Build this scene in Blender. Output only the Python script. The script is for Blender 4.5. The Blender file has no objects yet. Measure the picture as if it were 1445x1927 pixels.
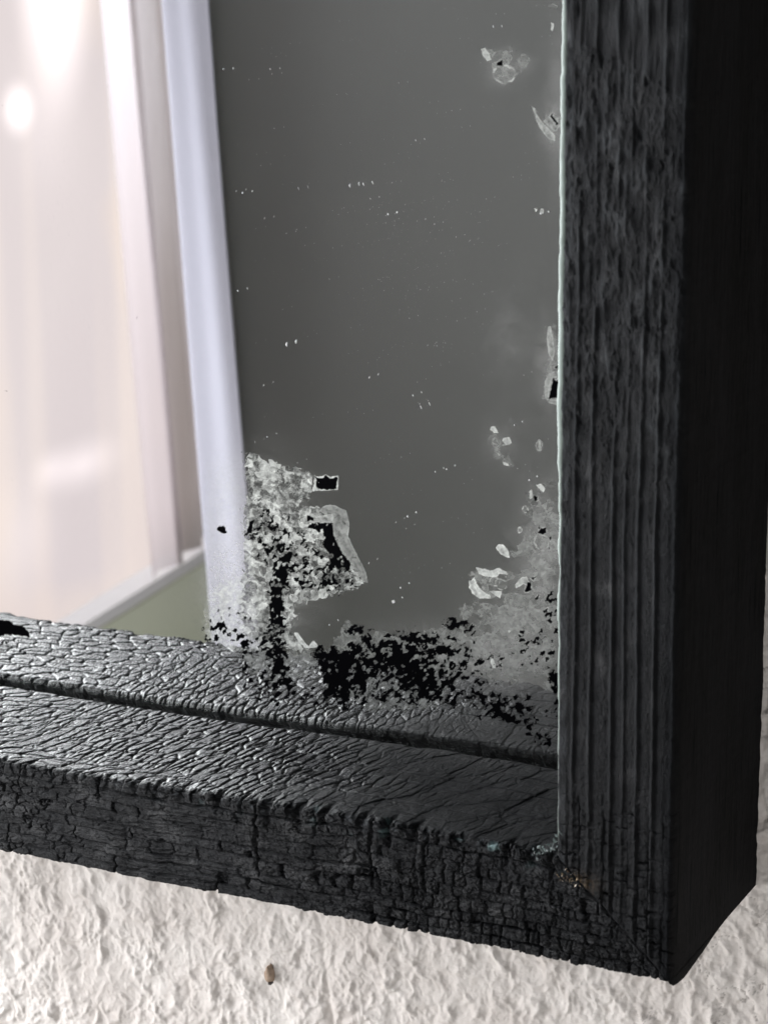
import bpy, math
import numpy as np
# ---------------------------------------------------------------- camera, world, lamps, exposure
S = 0.01                      # the tables and sizes below are in centimetres
C = bpy.context.scene.collection
sc = bpy.context.scene
cam_d = bpy.data.cameras.new('camera'); cam = bpy.data.objects.new('camera', cam_d); C.objects.link(cam); sc.camera = cam
from mathutils import Matrix, Vector, Euler
RM = ((0.89308184, -0.43926623, -0.09721117), (0.44982449, 0.86804424, 0.21013598), (-0.00792204, -0.2313966, 0.97282725))
RIGHT = Vector([r[0] for r in RM]); FWD = Vector([r[1] for r in RM]); UP = Vector([r[2] for r in RM])
m = Matrix.Identity(4)
for i in range(3):
    m[i][0] = RIGHT[i]; m[i][1] = UP[i]; m[i][2] = -FWD[i]
m[0][3], m[1][3], m[2][3] = 22.878 * S, -65.572 * S, 32.282 * S
cam.matrix_world = m
cam_d.sensor_fit = 'VERTICAL'; cam_d.sensor_height = 36.0; cam_d.lens = 36.0 * 4288.9 / 1927.0
cam_d.clip_start = 0.02; cam_d.clip_end = 50
cam_d.dof.use_dof = True; cam_d.dof.focus_distance = 0.84; cam_d.dof.aperture_fstop = 22.0

w = bpy.data.worlds.new('World'); sc.world = w; w.use_nodes = True
w.node_tree.nodes['Background'].inputs[0].default_value = (0.85, 0.92, 1.0, 1); w.node_tree.nodes['Background'].inputs[1].default_value = 0.08

TILT = math.atan(0.1)         # the mirror leans forward from its wall: the room stands 5.7 degrees off its axes
def room(v):                  # room coordinates -> world
    x, y, z = v; c, s = .995037, .099504
    return (x, y * c + z * s, -y * s + z * c)
def area(name, loc, target, sx, sy, power, col):
    l = bpy.data.lights.new(name, 'AREA'); l.shape = 'RECTANGLE'; l.size = sx * S; l.size_y = sy * S; l.energy = power; l.color = col
    o = bpy.data.objects.new(name, l); C.objects.link(o); o.location = Vector(loc) * S
    o.rotation_euler = (Vector(target) - Vector(loc)).to_track_quat('-Z', 'Y').to_euler(); return o
area('window_light', (-120, -42, 12), (-5, 0, 4), 76, 110, 23.0, (0.97, 0.98, 1.0))
area('low_fill_light', (30, -160, -78), (-12, 5, 0), 110, 80, 15.5, (1.0, 0.975, 0.955))  # unseen fill lamp added low in front to brighten the plaster

sc.view_settings.view_transform = 'Standard'; sc.view_settings.look = 'None'
sc.view_settings.exposure = 0.0; sc.view_settings.gamma = 1.0; sc.view_settings.use_curve_mapping = False
sc.render.engine = 'CYCLES'
sc.cycles.use_denoising = True
sc.cycles.max_bounces = 10; sc.cycles.glossy_bounces = 6; sc.cycles.transparent_max_bounces = 8
sc.cycles.caustics_reflective = True; sc.cycles.blur_glossy = 0.5; sc.cycles.sample_clamp_indirect = 4.0

# ---------------------------------------------------------------- numpy noise
def _hash(ix, iy, seed):
    h = (ix.astype(np.int64) * 374761393 + iy.astype(np.int64) * 668265263 + seed * 982451653) & 0xffffffff
    h = ((h ^ (h >> 13)) * 1274126177) & 0xffffffff
    h = ((h ^ (h >> 16)) * 2246822519) & 0xffffffff
    return ((h ^ (h >> 15)) & 0xffffff).astype(np.float64) / 0xffffff
def vn(x, y, seed=0):         # gradient noise, about -1..1
    x0 = np.floor(x); y0 = np.floor(y); fx = x - x0; fy = y - y0
    ix = x0.astype(np.int64); iy = y0.astype(np.int64)
    ux = fx * fx * fx * (fx * (fx * 6 - 15) + 10); uy = fy * fy * fy * (fy * (fy * 6 - 15) + 10)
    def g(i, j):
        a = _hash(ix + i, iy + j, seed) * 2 * np.pi
        return np.cos(a) * (fx - i) + np.sin(a) * (fy - j)
    a = g(0, 0) * (1 - ux) + g(1, 0) * ux; b = g(0, 1) * (1 - ux) + g(1, 1) * ux
    return (a * (1 - uy) + b * uy) * 1.5
def fbm(x, y, o=4, seed=0, gain=.5):
    r = 0; a = 1; s = 0
    for i in range(o):
        r = r + a * vn(x * 2 ** i + i * 17.3, y * 2 ** i - i * 9.1, seed + i); s += a; a *= gain
    return r / s
def ridged(x, y, o=3, seed=0):
    r = 0; a = 1; s = 0
    for i in range(o):
        r = r + a * (1 - np.abs(vn(x * 2 ** i + i * 7.7, y * 2 ** i + i * 3.1, seed + i)) * 1.6); s += a; a *= .5
    return r / s
def voro(x, y, seed=0, jit=.9):   # F1, F2, id, vector to cell centre
    ix = np.floor(x).astype(np.int64); iy = np.floor(y).astype(np.int64)
    f1 = np.full(x.shape, 9.); f2 = np.full(x.shape, 9.); cid = np.zeros(x.shape); vx = np.zeros(x.shape); vy = np.zeros(x.shape)
    for i in (-1, 0, 1):
        for j in (-1, 0, 1):
            a = ix + i; b = iy + j
            px = a + .5 + jit * (_hash(a, b, seed) - .5); py = b + .5 + jit * (_hash(a, b, seed + 7) - .5)
            dx = px - x; dy = py - y; d = np.sqrt(dx * dx + dy * dy); n = d < f1
            f2 = np.where(n, f1, np.minimum(f2, d)); f1 = np.where(n, d, f1)
            cid = np.where(n, _hash(a, b, seed + 13), cid); vx = np.where(n, dx, vx); vy = np.where(n, dy, vy)
    return f1, f2, cid, vx, vy
def ss(a, b, x):
    t = np.clip((x - a) / (b - a), 0, 1); return t * t * (3 - 2 * t)

# ---------------------------------------------------------------- scene helpers
def grid_mesh(name, P, mat, parent=None, col=None, flip=False):
    """P: (n, m, 3) positions in cm; col: (n, m, 4) point colours"""
    n, mm = P.shape[:2]
    me = bpy.data.meshes.new(name); me.vertices.add(n * mm); me.vertices.foreach_set('co', (P.reshape(-1) * S).astype(np.float32))
    i = np.arange(n - 1)[:, None] * mm + np.arange(mm - 1)[None]
    q = np.stack([i, i + mm, i + mm + 1, i + 1], -1).reshape(-1, 4)
    if flip: q = q[:, ::-1]
    k = len(q); me.loops.add(k * 4); me.loops.foreach_set('vertex_index', q.reshape(-1).astype(np.int32))
    me.polygons.add(k); me.polygons.foreach_set('loop_start', np.arange(0, k * 4, 4, dtype=np.int32))
    me.polygons.foreach_set('use_smooth', np.ones(k, bool))
    if col is not None:
        a = me.color_attributes.new('wear', 'FLOAT_COLOR', 'POINT'); a.data.foreach_set('color', col.reshape(-1).astype(np.float32))
    me.update(); me.validate(); me.materials.append(mat)
    o = bpy.data.objects.new(name, me); C.objects.link(o); o.parent = parent; return o
def poly_mesh(name, V, F, mat, parent=None, smooth=False):
    me = bpy.data.meshes.new(name); me.from_pydata([tuple(c * S for c in v) for v in V], [], F); me.update(); me.materials.append(mat)
    if smooth: me.polygons.foreach_set('use_smooth', [True] * len(me.polygons))
    o = bpy.data.objects.new(name, me); C.objects.link(o); o.parent = parent; return o
def box(V, F, x0, x1, y0, y1, z0, z1, f=lambda v: v):
    b = len(V)
    V += [f((x, y, z)) for x in (x0, x1) for y in (y0, y1) for z in (z0, z1)]
    F += [[b + i for i in q] for q in ((0, 1, 3, 2), (4, 6, 7, 5), (0, 4, 5, 1), (2, 3, 7, 6), (0, 2, 6, 4), (1, 5, 7, 3))]
def tag(o, label=None, cat=None, kind=None, group=None):
    if label: o['label'] = label
    if cat: o['category'] = cat
    if kind: o['kind'] = kind
    if group: o['group'] = group
    return o
class NT:
    def __init__(s, name):
        s.m = bpy.data.materials.new(name); s.m.use_nodes = True; s.t = s.m.node_tree; s.b = s.t.nodes['Principled BSDF']; s.out = s.t.nodes['Material Output']
    def n(s, ty, **k):
        o = s.t.nodes.new(ty)
        for a, v in k.items():
            if a.startswith('i_'): o.inputs[a[2:].replace('_', ' ')].default_value = v
            else: setattr(o, a, v)
        return o
    def l(s, a, b): s.t.links.new(a, b)
    def mix(s, fac, a, b):
        o = s.t.nodes.new('ShaderNodeMix'); o.data_type = 'RGBA'
        for sock, v in ((o.inputs[0], fac), (o.inputs[6], a), (o.inputs[7], b)):
            if hasattr(v, 'links'): s.l(v, sock)
            else: sock.default_value = v
        return o.outputs[2]
    def ramp(s, v, p0, c0, p1, c1):
        o = s.t.nodes.new('ShaderNodeValToRGB'); o.color_ramp.elements[0].position = p0; o.color_ramp.elements[0].color = c0
        o.color_ramp.elements[1].position = p1; o.color_ramp.elements[1].color = c1; s.l(v, o.inputs[0]); return o.outputs[0]
    def noise(s, scale, detail=4, rough=.6, vec=None, stretch=None):
        o = s.n('ShaderNodeTexNoise'); o.inputs['Scale'].default_value = scale; o.inputs['Detail'].default_value = detail; o.inputs['Roughness'].default_value = rough
        tc = s.n('ShaderNodeTexCoord'); src = tc.outputs['Object']
        if stretch:
            mp = s.n('ShaderNodeMapping'); mp.inputs['Scale'].default_value = stretch; s.l(src, mp.inputs[0]); src = mp.outputs[0]
        s.l(src, o.inputs['Vector']); return o.outputs['Fac']
    def bump(s, h, strength, dist):
        o = s.n('ShaderNodeBump'); o.inputs['Strength'].default_value = strength; o.inputs['Distance'].default_value = dist
        s.l(h, o.inputs['Height']); s.l(o.outputs[0], s.b.inputs['Normal']); return o
def g(v, a=1): return (v, v, v, a)

# charred timber: vertex colour R = ash / pale wear, G = roughness, B = teal, A = resin
def char_mat(name, stretch):
    k = NT(name); at = k.n('ShaderNodeAttribute', attribute_name='wear')
    sep = k.n('ShaderNodeSeparateColor'); k.l(at.outputs['Color'], sep.inputs[0])
    base = k.ramp(k.noise(260, 5, .65, stretch=stretch), .3, (.0012, .0014, .0018, 1), .75, (.0085, .009, .010, 1))
    base = k.mix(k.ramp(k.noise(45, 4, .6, stretch=stretch), .35, g(0), .7, g(1)), base, (.0115, .012, .0135, 1))
    c = k.mix(sep.outputs[0], base, (.115, .127, .137, 1))
    c = k.mix(sep.outputs[2], c, (.22, .33, .33, 1))
    c = k.mix(at.outputs['Alpha'], c, (.075, .055, .036, 1))
    k.l(c, k.b.inputs['Base Color'])
    rn = k.n('ShaderNodeMath', operation='MULTIPLY_ADD'); k.l(k.noise(500, 4, .6), rn.inputs[0]); rn.inputs[1].default_value = .16; k.l(sep.outputs[1], rn.inputs[2])
    k.l(rn.outputs[0], k.b.inputs['Roughness']); sp = k.n('ShaderNodeValToRGB'); k.l(sep.outputs[1], sp.inputs[0]); e_ = sp.color_ramp.elements
    e_[0].position = .12; e_[0].color = g(.50); e_[1].position = .62; e_[1].color = g(.06); e2_ = sp.color_ramp.elements.new(.30); e2_.color = g(.12)
    k.l(sp.outputs[0], k.b.inputs['Specular IOR Level'])
    bu = k.bump(k.noise(1300, 7, .72, stretch=stretch), .8, .0011)
    bs = k.n('ShaderNodeMapRange'); k.l(sep.outputs[1], bs.inputs[0]); bs.inputs[1].default_value = .10; bs.inputs[2].default_value = .40; bs.inputs[3].default_value = .22; bs.inputs[4].default_value = .95; k.l(bs.outputs[0], bu.inputs['Strength'])
    return k.m
CHAR_X = char_mat('charred_wood_along', (.35, 1, 1))
CHAR_Z = char_mat('charred_wood_upright', (1, 1, .35))

# ---------------------------------------------------------------- plaster wall
k = NT('white_plaster')
c = k.ramp(k.noise(22, 6, .6), .35, (.60, .555, .52, 1), .7, (.74, .705, .67, 1))
at = k.n('ShaderNodeAttribute', attribute_name='wear'); sep = k.n('ShaderNodeSeparateColor'); k.l(at.outputs['Color'], sep.inputs[0])
c = k.mix(sep.outputs[0], c, (.20, .18, .165, 1)); c = k.mix(sep.outputs[1], c, (.55, .50, .46, 1))
k.l(c, k.b.inputs['Base Color']); k.b.inputs['Roughness'].default_value = .75; k.b.inputs['Specular IOR Level'].default_value = .3
k.bump(k.noise(420, 6, .65), .5, .0012)
PLASTER = k.m
def spaced(a, b, lo, hi, step, big):
    return np.concatenate([np.arange(lo, a, big), np.arange(a, b, step), np.arange(b, hi + .01, big)])
xs = spaced(-37, 6, -130, 120, .055, 3.0); zs = spaced(-16, 12, -90, 110, .055, 3.0)
X, Z = np.meshgrid(xs, zs, indexing='ij')
wx = X + .35 * fbm(X * .8, Z * .8, 3, 11); wz = Z + .35 * fbm(X * .8, Z * .8, 3, 12)
ro = .45 + .75 * ss(-.35, .35, fbm(X * .30, Z * .30, 3, 19))                # smoother and rougher passes of the trowel
an = .9 * fbm(X * .12, Z * .12, 2, 18)
def stroke(a, sx, sz, sd): return ridged((wx * math.cos(a) + wz * math.sin(a)) * sx, (wz * math.cos(a) - wx * math.sin(a)) * sz, 3, sd)
m1 = ss(-.2, .2, fbm(X * .22, Z * .22, 2, 17))
h = ro * (.14 * (stroke(-.5, .62, .38, 21) ** 2 * m1 + stroke(.35, .75, .50, 22) ** 2 * (1 - m1)) + .075 * ridged(wx * 1.25, wz * .95, 3, 31) ** 2 + .055 * fbm(wx * 2.6, wz * 2.2, 4, 41, .55))
h = h + .12 * fbm(X * .35, Z * .35, 2, 51)
pk = np.clip(fbm(wx * 1.1, wz * .9, 3, 61) - .10, 0, 1); h = h + .26 * pk ** 1.1
f1, f2, cid, _, _ = voro(wx * .95, wz * .7, 64); h = h - .07 * ss(.5, .1, f1) * (cid > .55)
h = h + .024 * fbm(wx * 5, wz * 4.6, 5, 63, .62) + .05 * ridged(wx * 2.6, wz * 2.0, 2, 65) ** 4 * ro
h = h - .10 * np.exp(-((X + 17.3 + .12 * (Z + 11)) / .14) ** 2) * ss(-16, -9, -np.abs(Z + 11) - 7.)
f1, f2, cid, _, _ = voro(wx * .55 + .3 * fbm(X * 2, Z * 2, 3, 71), wz * .55 + .3 * fbm(X * 2, Z * 2, 3, 72), 73)
crk = np.exp(-((f2 - f1) / .018) ** 2) * ss(.02, .25, fbm(X * .3, Z * .3, 2, 74)) * ss(-9, -3, X)
f1, f2, cid, _, _ = voro(wx * 1.1 + 4, wz * 1.1 + 3, 75)
crk = np.maximum(crk, .7 * np.exp(-((f2 - f1) / .03) ** 2) * ss(.1, .3, fbm(X * .5, Z * .5, 2, 76)) * ss(-7, -2, X))
h = h - .05 * crk
col = np.zeros(X.shape + (4,)); col[..., 0] = np.clip(crk * .75, 0, 1); col[..., 1] = np.clip(-fbm(wx * 2.2, wz * 1.6, 3, 81) * 1.4 - .25, 0, .6); col[..., 3] = 1
P = np.stack([X, 9.22 - h + .05, Z], -1)
tag(grid_mesh('wall', P, PLASTER, col=col), 'rough off-white trowelled plaster wall behind the mirror', None, 'structure')

# ---------------------------------------------------------------- mirror: root
root = bpy.data.objects.new('framed_mirror', None); C.objects.link(root)
tag(root, 'spotted old mirror in a deep charred black timber frame', 'mirror')

# bottom rail -----------------------------------------------------
def round_path(pts, rad, steps):
    """polyline with rounded corners -> sample points, normals, segment weights"""
    out = []; nor = []
    pts = [np.array(p, float) for p in pts]
    cur = pts[0]
    for i in range(1, len(pts)):
        a, b = pts[i - 1], pts[i]; d = (b - a) / np.linalg.norm(b - a); n = np.array([-d[1], d[0]])
        end = b if i == len(pts) - 1 else b - d * rad[i]
        L = np.linalg.norm(end - cur); k = max(2, int(L / steps[i - 1]))
        for t in np.linspace(0, 1, k, endpoint=False): out.append(cur + (end - cur) * t); nor.append(n)
        if i < len(pts) - 1:
            e = (pts[i + 1] - b) / np.linalg.norm(pts[i + 1] - b); n2 = np.array([-e[1], e[0]]); st = b + e * rad[i]
            kk = max(3, int(rad[i] * 1.6 / min(steps[i - 1], steps[i])))
            for t in np.linspace(0, 1, kk, endpoint=False):
                p = (1 - t) ** 2 * end + 2 * t * (1 - t) * b + t * t * st; nn = n * (1 - t) + n2 * t; out.append(p); nor.append(nn / np.linalg.norm(nn))
            cur = st
    out.append(pts[-1]); nor.append(nor[-1]); return np.array(out), np.array(nor)

WB = 3.70
pp, nn = round_path([(9.3, 0), (0, 0), (0, WB), (7.75, WB), (7.75, 2.4)], [0, .10, .14, .28, 0], [.15, .024, .034, .1])
nn = -nn if nn[len(nn) // 3][0] > 0 else nn
s = np.concatenate([np.linspace(0, .42, 60, endpoint=False), np.linspace(.42, 1, 1350)])
xe = -4.0 * pp[:, 1] / WB
xe = xe + .07 * fbm(xe * 1.7, xe * 0, 3, 218) * np.sin(np.pi * np.clip(pp[:, 1] / WB, 0, 1))
X = -60 + (xe[None] + 60) * s[:, None]
Y = np.broadcast_to(pp[None, :, 0], X.shape).copy(); Z = np.broadcast_to(pp[None, :, 1], X.shape).copy()
NY = nn[None, :, 0]; NZ = nn[None, :, 1]
# --- front face height
def brick_char(u, v, seed, right):
    """blocky char: grain rows crossed by shrinkage cracks. right 0..1 = how tight and deep"""
    vv = v + .16 * fbm(u * .22, v * .4, 2, seed) + .07 * fbm(u * 1.3, v * 1.3, 3, seed + 1)
    b = np.array([-.4, .0, .38, .80, 1.12, 1.62, 1.98, 2.45, 2.80, 3.22, 3.75, 4.3])
    r = np.clip(np.searchsorted(b, vv.ravel()).reshape(vv.shape) - 1, 0, len(b) - 2)
    lo = b[r]; hi = b[r + 1]; d = np.minimum(vv - lo, hi - vv); edge = np.where(vv - lo < hi - vv, r, r + 1)
    es = .35 + .65 * _hash(edge, edge * 0, seed + 5); es = es * (.45 + .75 * right) * (.55 + .6 * ss(-.35, .35, vn(u * .35 + edge * 9.1, edge * 3.3, seed + 6)))
    h = -.12 * es * np.exp(-(d / .030) ** 2)
    wd = (1.15 - .62 * right) * (.75 + .6 * _hash(r, r * 0, seed + 8))
    q = u / wd + r * 13.7 + .17 * fbm(u * 2, vv * 4, 3, seed + 9) + .55 * vn(u * .9, r * 5.5, seed + 10)
    cell = np.floor(q); fr = q - cell; dc = np.minimum(fr, 1 - fr) * wd; ce = np.where(fr < .5, cell, cell + 1)
    cs = np.clip(_hash(ce, r, seed + 11) * 1.7 - .35, 0, 1.2)
    h = h - .12 * cs * np.exp(-(dc / .028) ** 2)
    off = _hash(cell, r, seed + 12) - .5
    h = h + off * .050 * (.5 + .8 * right) + (fr - .5) * (_hash(cell, r, seed + 14) - .5) * .07
    h = h + .018 * ss(0, .12, np.minimum(d, dc))
    return h
right = ss(-24, -9, X)
zc = np.clip(Z, 0, WB)
front = brick_char(X, zc, 100, right)
front = front * (.90 + .75 * ss(-.3, .4, fbm(X * .35, zc * .8, 2, 120)))
fu = X + .14 * fbm(X * 1.6, zc * 1.6, 3, 121); fv = zc + .10 * fbm(X * 1.2, zc * 2.2, 3, 122)
f1, f2, cid, vx, vy = voro(fu / (.62 - .25 * right), fv / .23, 123, 1.0)
pat = ss(-.35, .25, fbm(X * .6 + 5, zc * .9, 2, 124))
front = front + pat * (-.065 * np.exp(-((f2 - f1) / .10) ** 2) + .06 * (cid - .5) + .05 * vy * (cid - .3) + .035 * vx * (.6 - cid))
f1, f2, cid, vx, vy = voro(fu / .21 + 9, fv / .10, 125, 1.0)
front = front + (.35 + .65 * right) * (-.028 * np.exp(-((f2 - f1) / .12) ** 2) + .040 * (cid - .5) + .03 * vy * (cid - .4))
bx = X / 2.2 + .12 * fbm(X * 2, zc * 1.6, 3, 130) + .25 * vn(X * .3, zc * 0, 131); bc = np.floor(bx); bf = bx - bc; bd = np.minimum(bf, 1 - bf) * 2.2; be = np.where(bf < .5, bc, bc + 1)
bstr = _hash(be, be * 0, 132); blen = WB * (.15 + .8 * _hash(be, be * 0, 133))
front = front - .15 * (bstr > .3) * ss(blen - .3, blen + .2, zc) * np.exp(-(bd / .055) ** 2)
front = front + .030 * fbm(X * 1.6, zc * 8, 5, 140, .6) + .020 * fbm(X * 7, zc * 11, 5, 141, .65) + .04 * fbm(X * .5, zc * .8, 2, 142)
# --- sill height (grain along x, alligator scales running back from the front arris)
D = np.clip(Y, 0, 8)
wu = X + .10 * fbm(X * 1.0, D * .8, 3, 150) ; wd_ = D + .22 * fbm(X * .8, D * .8, 3, 151)
def scales(sx, sy, shear, seed, depth, puff, tilt):
    a = (wu - shear * wd_) / sx; b = wd_ / sy
    f1, f2, cid, vx, vy = voro(a, b, seed, .85)
    e = f2 - f1
    return -depth * np.exp(-(e / .085) ** 2) + puff * ss(0, .34, e) - tilt * (vx * .9 * (1 + .4 * (cid - .5)) + vy * .35) + (cid - .5) * .03
sc1 = scales(.36, 1.05, .14, 160, .060, .030, .060)
sc2 = scales(.95, .55, .55, 170, .060, .022, .030)
sc3 = scales(1.5, 2.6, .45, 180, .010, .010, .034) + .045 * fbm(wu * 1.1, wd_ * .5, 5, 181, .6) + .05 * np.clip(fbm(wu * 2.4 - .5 * wd_, wd_ * 1.2, 3, 182) - .22, 0, 1)
sc0 = scales(.19, .55, .20, 190, .020, .016, .020)
wl = np.clip(ss(-23, -31, X) + ss(2.6, .6, D) * ss(-14, -22, X) * .9 + .35 * fbm(X * .2, D * .3, 2, 191), 0, 1)
wr = np.clip(ss(-15.5, -9.5, X + .9 * (D - 4)) + ss(-18, -12, X) * ss(3.4, 1.4, D) * .8, 0, 1)
scb = scales(.62, 1.9, .18, 165, .065, .024, .040); wb_ = ss(-.05, .25, fbm(X * .45 + 7, D * .6, 3, 193))
sill = (sc1 * (1 - wb_) + scb * wb_) * (1 - wl) + sc2 * wl
sill = sill * (1 - wr) + (sc3 + .30 * sc1 * ss(-.1, .3, fbm(X * .5, D * .5, 2, 192))) * wr + .30 * sc0 * (1 - .4 * wr)
gl = D + .35 * fbm(X * .12, D * 0, 2, 195) + .04 * fbm(X * 2, D, 2, 196)
for c0, st in ((1.15, .6), (2.1, .5), (2.9, 1.), (3.9, .5), (4.8, .8), (6.3, .8)):
    sill = sill - .15 * st * np.exp(-((gl - c0) / .045) ** 2) * ss(-.25, .2, vn(X * .16 + c0 * 7, D * 0 + c0, 197))
sill = sill + .012 * fbm(X * 6, D * 5, 4, 198) + .05 * fbm(X * .35, D * .5, 2, 199)
sill = sill * .72
# blend over the arris
tsill = ss(.10, .45, Y) * ss(WB - .5, WB - .05, Z)
H = front * (1 - tsill) + sill * tsill
arr = np.exp(-((np.abs(Y) + np.abs(Z - WB)) / .35) ** 2)
f1, f2, cid, vx, vy = voro(X / .55, (Y - Z) / .5, 205)
nq = X / 1.15 + .35 * vn(X * .5, X * 0, 208) + .10 * fbm(X * 3, (Y - Z) * 3, 2, 209); nf = nq - np.floor(nq); nd = np.minimum(nf, 1 - nf) * 1.15; ne = np.floor(nq + .5)
wide = np.exp(-((np.abs(Y) * .8 + np.abs(Z - WB)) / .50) ** 2)
H = H - wide * .24 * np.exp(-(nd / (.07 + .12 * _hash(ne, ne * 0, 215))) ** 2) * (_hash(ne, ne * 0, 214) > .35) * (.35 + .8 * right)
H = H + arr * ((cid - .55) * .19 * (.55 + .7 * right) - .06 * np.exp(-((f2 - f1) / .10) ** 2) + .03 * fbm(X * 4, (Y - Z) * 4, 3, 206))
under = ss(.3, 1.2, Y) * (Z < .3); H = H * (1 - under * .8)
fade = ss(.02, .3, xe[None] - X); H = H * (.45 + .55 * fade)
H = H - (.06 + .09 * vn(Z * 2.3, Z * 0, 217)) * ss(.10, 0, np.abs(X - xe[None])) * (Y < .2)
# slow waviness of the rail as seen in the photo
wob = np.interp(X, [-33, -29, -24, -20, -16, -12, -8, -4], [-.10, -.08, -.10, -.02, .08, .16, .12, 0]) * ss(1.0, WB, Z)
lowedge = .03 * fbm(X * .4, X * 0, 3, 207) * ss(1.0, 0, Z)
P = np.stack([X, Y + NY * H, Z + NZ * H + wob + lowedge], -1)
col = np.zeros(X.shape + (4,))
ash = np.clip(fbm(X * 3, (Y - Z) * 3, 4, 210) * 1.5 - .25, 0, 1)
col[..., 0] = arr * ash * .85 + (1 - tsill) * (1 - .45 * right) * (.05 * np.clip(fbm(X * 1.4, Z * 4, 4, 212) * 1.3 + .25, 0, 1) + .16 * np.clip(fbm(X * 3.2, Z * 9, 4, 216) * 2.2 - .35, 0, 1) * ss(-.02, .05, front))
col[..., 1] = (.30 + .12 * fbm(X * .8, Z * 1.2, 3, 213)) * (1 - tsill) + (.13 + .21 * wr + .05 * fbm(X * 1.2, D * .8, 3, 219)) * tsill
col[..., 2] = arr * np.clip(fbm(X * 1.1, (Y - Z) * 1.5, 3, 211) * 2.6 - .7, 0, .8) * right * .9
col[..., 3] = 0
bottom = grid_mesh('bottom_rail', P, CHAR_X, root, col)

# side rail -------------------------------------------------------
pp, nn = round_path([(-4, 7.75), (-4, 0), (0, 0), (0, 9.3)], [0, .07, .26, 0], [.12, .022, .04])
nn = -nn if nn[len(nn) // 4][0] > 0 and nn[len(nn) // 4][1] >= 0 else nn
mid = np.argmin(np.abs(pp[:, 0] + 2) + np.abs(pp[:, 1]))
if nn[mid][1] > 0: nn = -nn
s = np.concatenate([np.linspace(0, .52, 1300, endpoint=False), np.linspace(.52, 1, 60)])
ze = -pp[:, 0] * WB / 4.0
Z = ze[None] + (55 - ze[None]) * s[:, None]
X = np.broadcast_to(pp[None, :, 0], Z.shape).copy(); Y = np.broadcast_to(pp[None, :, 1], Z.shape).copy()
v = np.clip(X, -4, 0)
lean = .10 * fbm(Z * .10, v * .2, 2, 300) + .03 * fbm(Z * .5, v, 2, 301)
vv = v + lean * (1 - .0 * Z)
mess = ss(13, 21, Z + 2.5 * fbm(Z * .3, v * .5, 2, 302)); low = ss(7.5, 3.0, Z + 1.5 * fbm(Z * .4, v * .8, 2, 303))
h = 0
for c0, a, wdt in ((-3.50, .9, .055), (-2.95, 1.05, .06), (-2.22, 1.1, .055), (-1.80, .7, .045), (-1.34, 1.0, .055), (-.76, 1.15, .06), (-.12, .8, .06)):
    d = vv - c0
    prof = np.exp(-(d / wdt) ** 2) * .070 - .055 * np.exp(-((d - .13) / .075) ** 2) - .02 * np.exp(-((d + .12) / .09) ** 2)
    st = a * (.92 - .80 * mess * ss(-.5, .4, fbm(Z * .35, v * 0 + c0 * 5, 2, 305))) * (1 - .45 * low * ss(-.2, .3, vn(Z * .9, v * 0 + c0 * 3, 306)))
    st = st * (.8 + .35 * fbm(Z * 2.2, v * 0 + c0 * 11, 3, 307))
    h = h + prof * st * .85
# flaky, gouged upper part
mm = fbm(v * 3.2 + .3 * fbm(Z * 2, v * 2, 2, 310), Z * .75, 4, 311)
h = h + mess * (.070 * mm + .030 * ridged(v * 3.0, Z * .9, 3, 312) + .05 * fbm(v * 1.6, Z * .9, 3, 316) - .02) + .018 * fbm(v * 7, Z * 2.2, 4, 313)
gg = np.clip(fbm(v * 2.0 + Z * .25, Z * 1.0, 3, 314) - .33, 0, 1); h = h - .28 * gg * (.35 + .65 * mess)
# cross cracks and blocks low down by the mitre
low = low * (.35 + .8 * ss(-.3, .3, fbm(Z * .9, v * 1.6, 2, 319)))
st_ = np.floor((vv + 4 + .12 * fbm(v * 2, Z * 1.5, 2, 318)) / .53); q = Z / (.30 + .35 * _hash(st_, st_ * 0, 317)) + .5 * fbm(v * 2, Z * 1.5, 3, 320) + st_ * 7.7; ce = np.floor(q + .5); dc = np.abs(q + .5 - ce - .5)
dc = np.minimum(q - np.floor(q), 1 - (q - np.floor(q))) * .34
h = h - low * .060 * np.clip(_hash(np.floor(q + .5), st_, 321) * 1.5 - .35, 0, 1) * np.exp(-(dc / .030) ** 2)
h = h + low * .80 * brick_char(Z, v + 4, 600, .9) + low * (.05 * (_hash(np.floor(q), st_, 322) - .5) + .045 * fbm(v * 4, Z * 4, 3, 323))
h = h + .018 * fbm(v * 12, Z * 7, 5, 324, .65) + (.3 + .7 * mess) * .02 * fbm(v * 6, Z * 3, 3, 326) + .03 * fbm(v * .8, Z * .35, 2, 325)
onside = ss(.05, .6, Y) * (X > -1); onrev = ss(.05, .3, Y) * (X < -3)
yy = np.clip(Y, 0, 9.5)
hs = .018 * fbm(yy * 3.0, Z * .35, 4, 330) + .010 * fbm(yy * 9, Z * 1.2, 3, 331) - .05 * np.clip(fbm(yy * 2.4, Z * .22, 3, 332) - .35, 0, 1) * 2
h = h * (1 - onside) * (1 - .6 * onrev) + hs * onside
h = h * (.45 + .55 * ss(.02, .3, Z - ze[None])); h = h - (.05 + .10 * vn(v * 2.1, v * 0, 327)) * ss(.10, 0, Z - ze[None]) * (Y < .2)
NX = nn[None, :, 0]; NY = nn[None, :, 1]
ein = .035 * fbm(Z * .7, Z * 0, 4, 340) * (X < -3.6)
eout = (.04 * fbm(Z * .25, Z * 0, 3, 341) - .02) * (X > -.8) + .012 * fbm(Z * 2.5, Z * 0, 3, 342) * (X > -.8)
drop = np.interp(pp[:, 1], [0, .4, 1.2, 2.2, 3.3, 4.6, 5.6, 9.3], [0, .25, .42, .36, .26, .10, .02, .0])[None] * (pp[:, 0] > -.3)[None]
Zd = Z - (drop + .05 * fbm(Y * 1.3, Y * 0, 3, 343) * (X > -.1)) * ss(2.5, 0, Z)
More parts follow.
